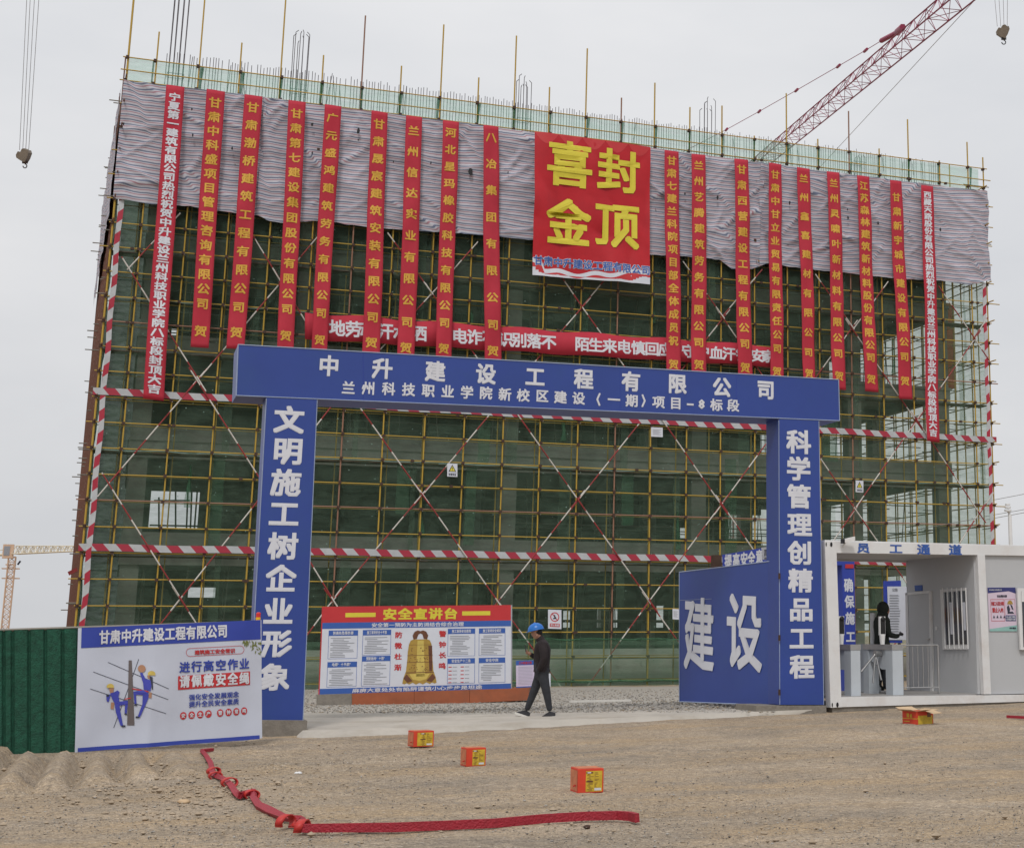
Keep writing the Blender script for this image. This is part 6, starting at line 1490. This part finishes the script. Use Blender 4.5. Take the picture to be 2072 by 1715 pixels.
Rg = {('neck1', 'head0'): 2, ('head0', 'head1'): 2, ('head1', 'head2'): 2, ('head0', 'chin'): 2, ('head0', 'nose'): 2, ('wrF', 'haF'): 2, ('wrN', 'haN'): 1, ('pelvis', 'hiN'): 1, ('hiN', 'knN'): 1, ('knN', 'anN'): 1, ('pelvis', 'hiF'): 1, ('hiF', 'knF'): 1, ('knF', 'anF'): 1}
skin_body('body', J, Bn, [C['jacket'], C['trousers'], C['skin']], Rg, per)
def fingers(wr, ha, par, m, toward):
    d = ha - wr; d /= np.linalg.norm(d); s2 = np.cross(d, toward); s2 /= np.linalg.norm(s2)
    for k in range(4):
        mb = MB(); a = ha + s2 * (.012 * (k - 1.5)); b = a + d * (.035 + .006 * (k in (1, 2))) + toward * .006; c_ = b + toward * .028 - d * .004; mb.tube(a, b, .0095, 6); mb.tube(b, c_, .0085, 6, r2=.006); mb.build('finger', m, par)
    mb = MB(); a = wr + d * .03 + s2 * -.02; mb.tube(a, a + d * .03 - s2 * .025 + toward * .01, .011, 6); mb.tube(a + d * .03 - s2 * .025 + toward * .01, a + d * .055 - s2 * .02 + toward * .02, .009, 6); mb.build('thumb', m, par)
fingers(J['wrF'][0], J['haF'][0], per, C['skin'], Zv * .6 + side * .8)
# hard hat
hc = wp(578, 305); ax = fwd * .94 - Zv * .20; ax /= np.linalg.norm(ax); up_ = np.cross(side, ax); up_ = up_ if up_[2] > 0 else -up_; sd2 = np.cross(up_, ax)
mb = MB(); vs = []; nu, nv = 20, 8
for j in range(nv + 1):
    t = (math.pi / 2) * j / nv
    for i in range(nu):
        p = 2 * math.pi * i / nu; r = .142 if True else 0; vs.append(hc + ax * (.148 * math.cos(p) * math.cos(t)) + sd2 * (.122 * math.sin(p) * math.cos(t)) + up_ * (.128 * math.sin(t) + .006))
mb.add(vs, [(j * nu + i, j * nu + (i + 1) % nu, (j + 1) * nu + (i + 1) % nu, (j + 1) * nu + i) for j in range(nv) for i in range(nu)], 0, True)
hat = mb.build('hard_hat', C['helmet'], per)
mb = MB(); rim = []; 
for i in range(nu):
    p = 2 * math.pi * i / nu; e = 1.0 + (.36 * max(0, math.cos(p)) ** 2 + .07); rim += [hc + ax * .147 * math.cos(p) + sd2 * .121 * math.sin(p) + up_ * .008, hc + ax * .147 * e * math.cos(p) + sd2 * .121 * 1.07 * math.sin(p) - up_ * .006, hc + ax * .147 * math.cos(p) + sd2 * .121 * math.sin(p) - up_ * .006]
fs = []
for i in range(nu): a, b = 3 * i, 3 * ((i + 1) % nu); fs += [(a, b, b + 1, a + 1), (a + 1, b + 1, b + 2, a + 2)]
mb.add(rim, fs, 0, True); mb.build('brim', C['helmet'], hat)
mb = MB(); mb.tube(hc + ax * .13 + up_ * .05, hc + up_ * .136, .012, 5); mb.tube(hc + up_ * .136, hc - ax * .12 + up_ * .05, .012, 5); mb.build('ridge', C['helmet'], hat)
# hair and ear
mb = MB(); mb.ball(wp(605, 330), .088, 0, 12, 8, (1.0, .95, .75)); mb.ball(wp(630, 352), .05, 0, 8, 6); mb.build('hair', C['hair'], per)
mb = MB(); mb.ball(wp(602, 372, .082), .026, 0, 8, 6, (.7, .5, 1.2)); mb.build('ear', C['skin'], per)
mb = MB(); mb.mark(); mb.ball(wp(545, 352, .045), .008, 0, 6, 4); mb.mark(); mb.ball(wp(545, 352, -.045), .008, 0, 6, 4); mb.build('eye', C['black'], per)
mb = MB(); p = wp(438, 600, -.08); mb.obox(p, fwd * .02 + Zv * .12, side * .065, fwd * .008); mb.build('phone', C['black'], per)
mb = MB(); mb.tube(J['neck0'][0] + Zv * -.01, J['neck1'][0] - Zv * .002, .082, 12, r2=.07); mb.build('collar', C['jacket'], per)
mb = MB(); mb.tube(J['pelvis'][0] + Zv * .02, J['pelvis'][0] + Zv * .07, .152, 14, r2=.15); mb.build('jacket_hem', C['jacket'], per)
def shoe(heel, toe, s):
    h_, t_ = wp(*heel, s), wp(*toe, s); d = t_ - h_; l = np.linalg.norm(d); d /= l; u2 = np.cross(side, d); u2 = u2 if u2[2] > 0 else -u2
    prof = [(0, .0), (0, .075), (.08, .10), (.11, .10), (.17, .065), (l - .05, .045), (l, .018), (l, 0)]; mb = MB(); K = len(prof); vs = []
    for sg, w_ in ((-1, .042), (-.6, .05), (.6, .05), (1, .042)):
        for a, b in prof: vs.append(h_ + d * a + u2 * (b * (.93 if abs(sg) == 1 else 1) + .02) + side * w_ * sg)
    fs = [(r * K + i, r * K + (i + 1) % K, (r + 1) * K + (i + 1) % K, (r + 1) * K + i) for r in range(3) for i in range(K)] + [tuple(range(K)), tuple(range(4 * K - 1, 3 * K - 1, -1))]
    mb.add(vs, fs, 0, False); sh = mb.build('shoe', C['shoe'], per)
    mb = MB(); mb.obox(h_ - side * .056 - d * .012, d * (l + .026), side * .112, u2 * .036); mb.build('sole', C['sole'], sh)
shoe((465, 1530), (285, 1470), -.10); shoe((858, 1518), (665, 1530), .10)
# person in the passage
def cp3(x, y, k): return CP.at(*z3_(x, y), -k)
KP = 1.55
b0 = cp3(680, 1485, KP); b0[2] = FLZ
pb = thing('person', 'person in a black hooded coat standing behind the turnstiles', 'person', b0)
def bp_(x, z, s=0.0): return b0 + CP.u * x - nrm * s + Zv * z
J = {'pelvis': (bp_(0, .92), (.16, .14)), 'waist': (bp_(-.01, 1.08), (.165, .15)), 'chest': (bp_(-.02, 1.30), (.17, .16)), 'upper': (bp_(0, 1.43), (.14, .14)), 'neck': (bp_(.03, 1.52), .085), 'head0': (bp_(.05, 1.60), .105), 'head1': (bp_(.06, 1.68), .11), 'head2': (bp_(.05, 1.74), .08), 'face': (bp_(.13, 1.61), .05),
     'shN': (bp_(0, 1.41, .18), .085), 'elN': (bp_(.02, 1.14, .23), .07), 'wrN': (bp_(.26, 1.10, .16), .05), 'haN': (bp_(.33, 1.13, .13), .04), 'shF': (bp_(0, 1.41, -.18), .085), 'elF': (bp_(.02, 1.14, -.22), .07), 'wrF': (bp_(.2, 1.05, -.15), .05),
     'hiN': (bp_(.01, .82, .09), .115), 'knN': (bp_(.03, .48, .10), .085), 'anN': (bp_(.0, .10, .10), .06), 'toN': (bp_(.14, .05, .11), .045), 'hiF': (bp_(-.01, .82, -.09), .115), 'knF': (bp_(0, .48, -.10), .085), 'anF': (bp_(-.04, .10, -.10), .06), 'toF': (bp_(.10, .05, -.11), .045)}
Bn = [('pelvis', 'waist'), ('waist', 'chest'), ('chest', 'upper'), ('upper', 'neck'), ('neck', 'head0'), ('head0', 'head1'), ('head1', 'head2'), ('head0', 'face'), ('upper', 'shN'), ('shN', 'elN'), ('elN', 'wrN'), ('wrN', 'haN'), ('upper', 'shF'), ('shF', 'elF'), ('elF', 'wrF'), ('pelvis', 'hiN'), ('hiN', 'knN'), ('knN', 'anN'), ('anN', 'toN'), ('pelvis', 'hiF'), ('hiF', 'knF'), ('knF', 'anF'), ('anF', 'toF')]
skin_body('body', J, Bn, [C['coat'], C['trousers'], C['skin'], C['coat']], {('head0', 'face'): 2, ('hiN', 'knN'): 1, ('knN', 'anN'): 1, ('hiF', 'knF'): 1, ('knF', 'anF'): 1, ('wrN', 'haN'): 3}, pb)
mb = MB()
for k, (dx, dz) in enumerate(((.06, .05), (.09, .035), (.10, .015), (.09, -.01))): mb.tube(J['haN'][0], J['haN'][0] + CP.u * dx + Zv * dz, .011, 6)
mb.tube(J['haN'][0], J['haN'][0] + CP.u * .03 + Zv * .07, .012, 6); mb.build('glove', C['black'], pb)
mb = MB(); mb.tube(bp_(0, .62), bp_(0, .95), .19, 14, r2=.17); mb.build('coat_skirt', C['coat'], pb)
mb = MB(); mb.ball(bp_(.035, 1.66), .135, 0, 14, 9, (.95, .95, 1.1)); mb.tube(bp_(0, 1.46), bp_(.03, 1.56), .12, 12, r2=.11); mb.build('hood', C['coat'], pb)
print('objects', len(bpy.data.objects))
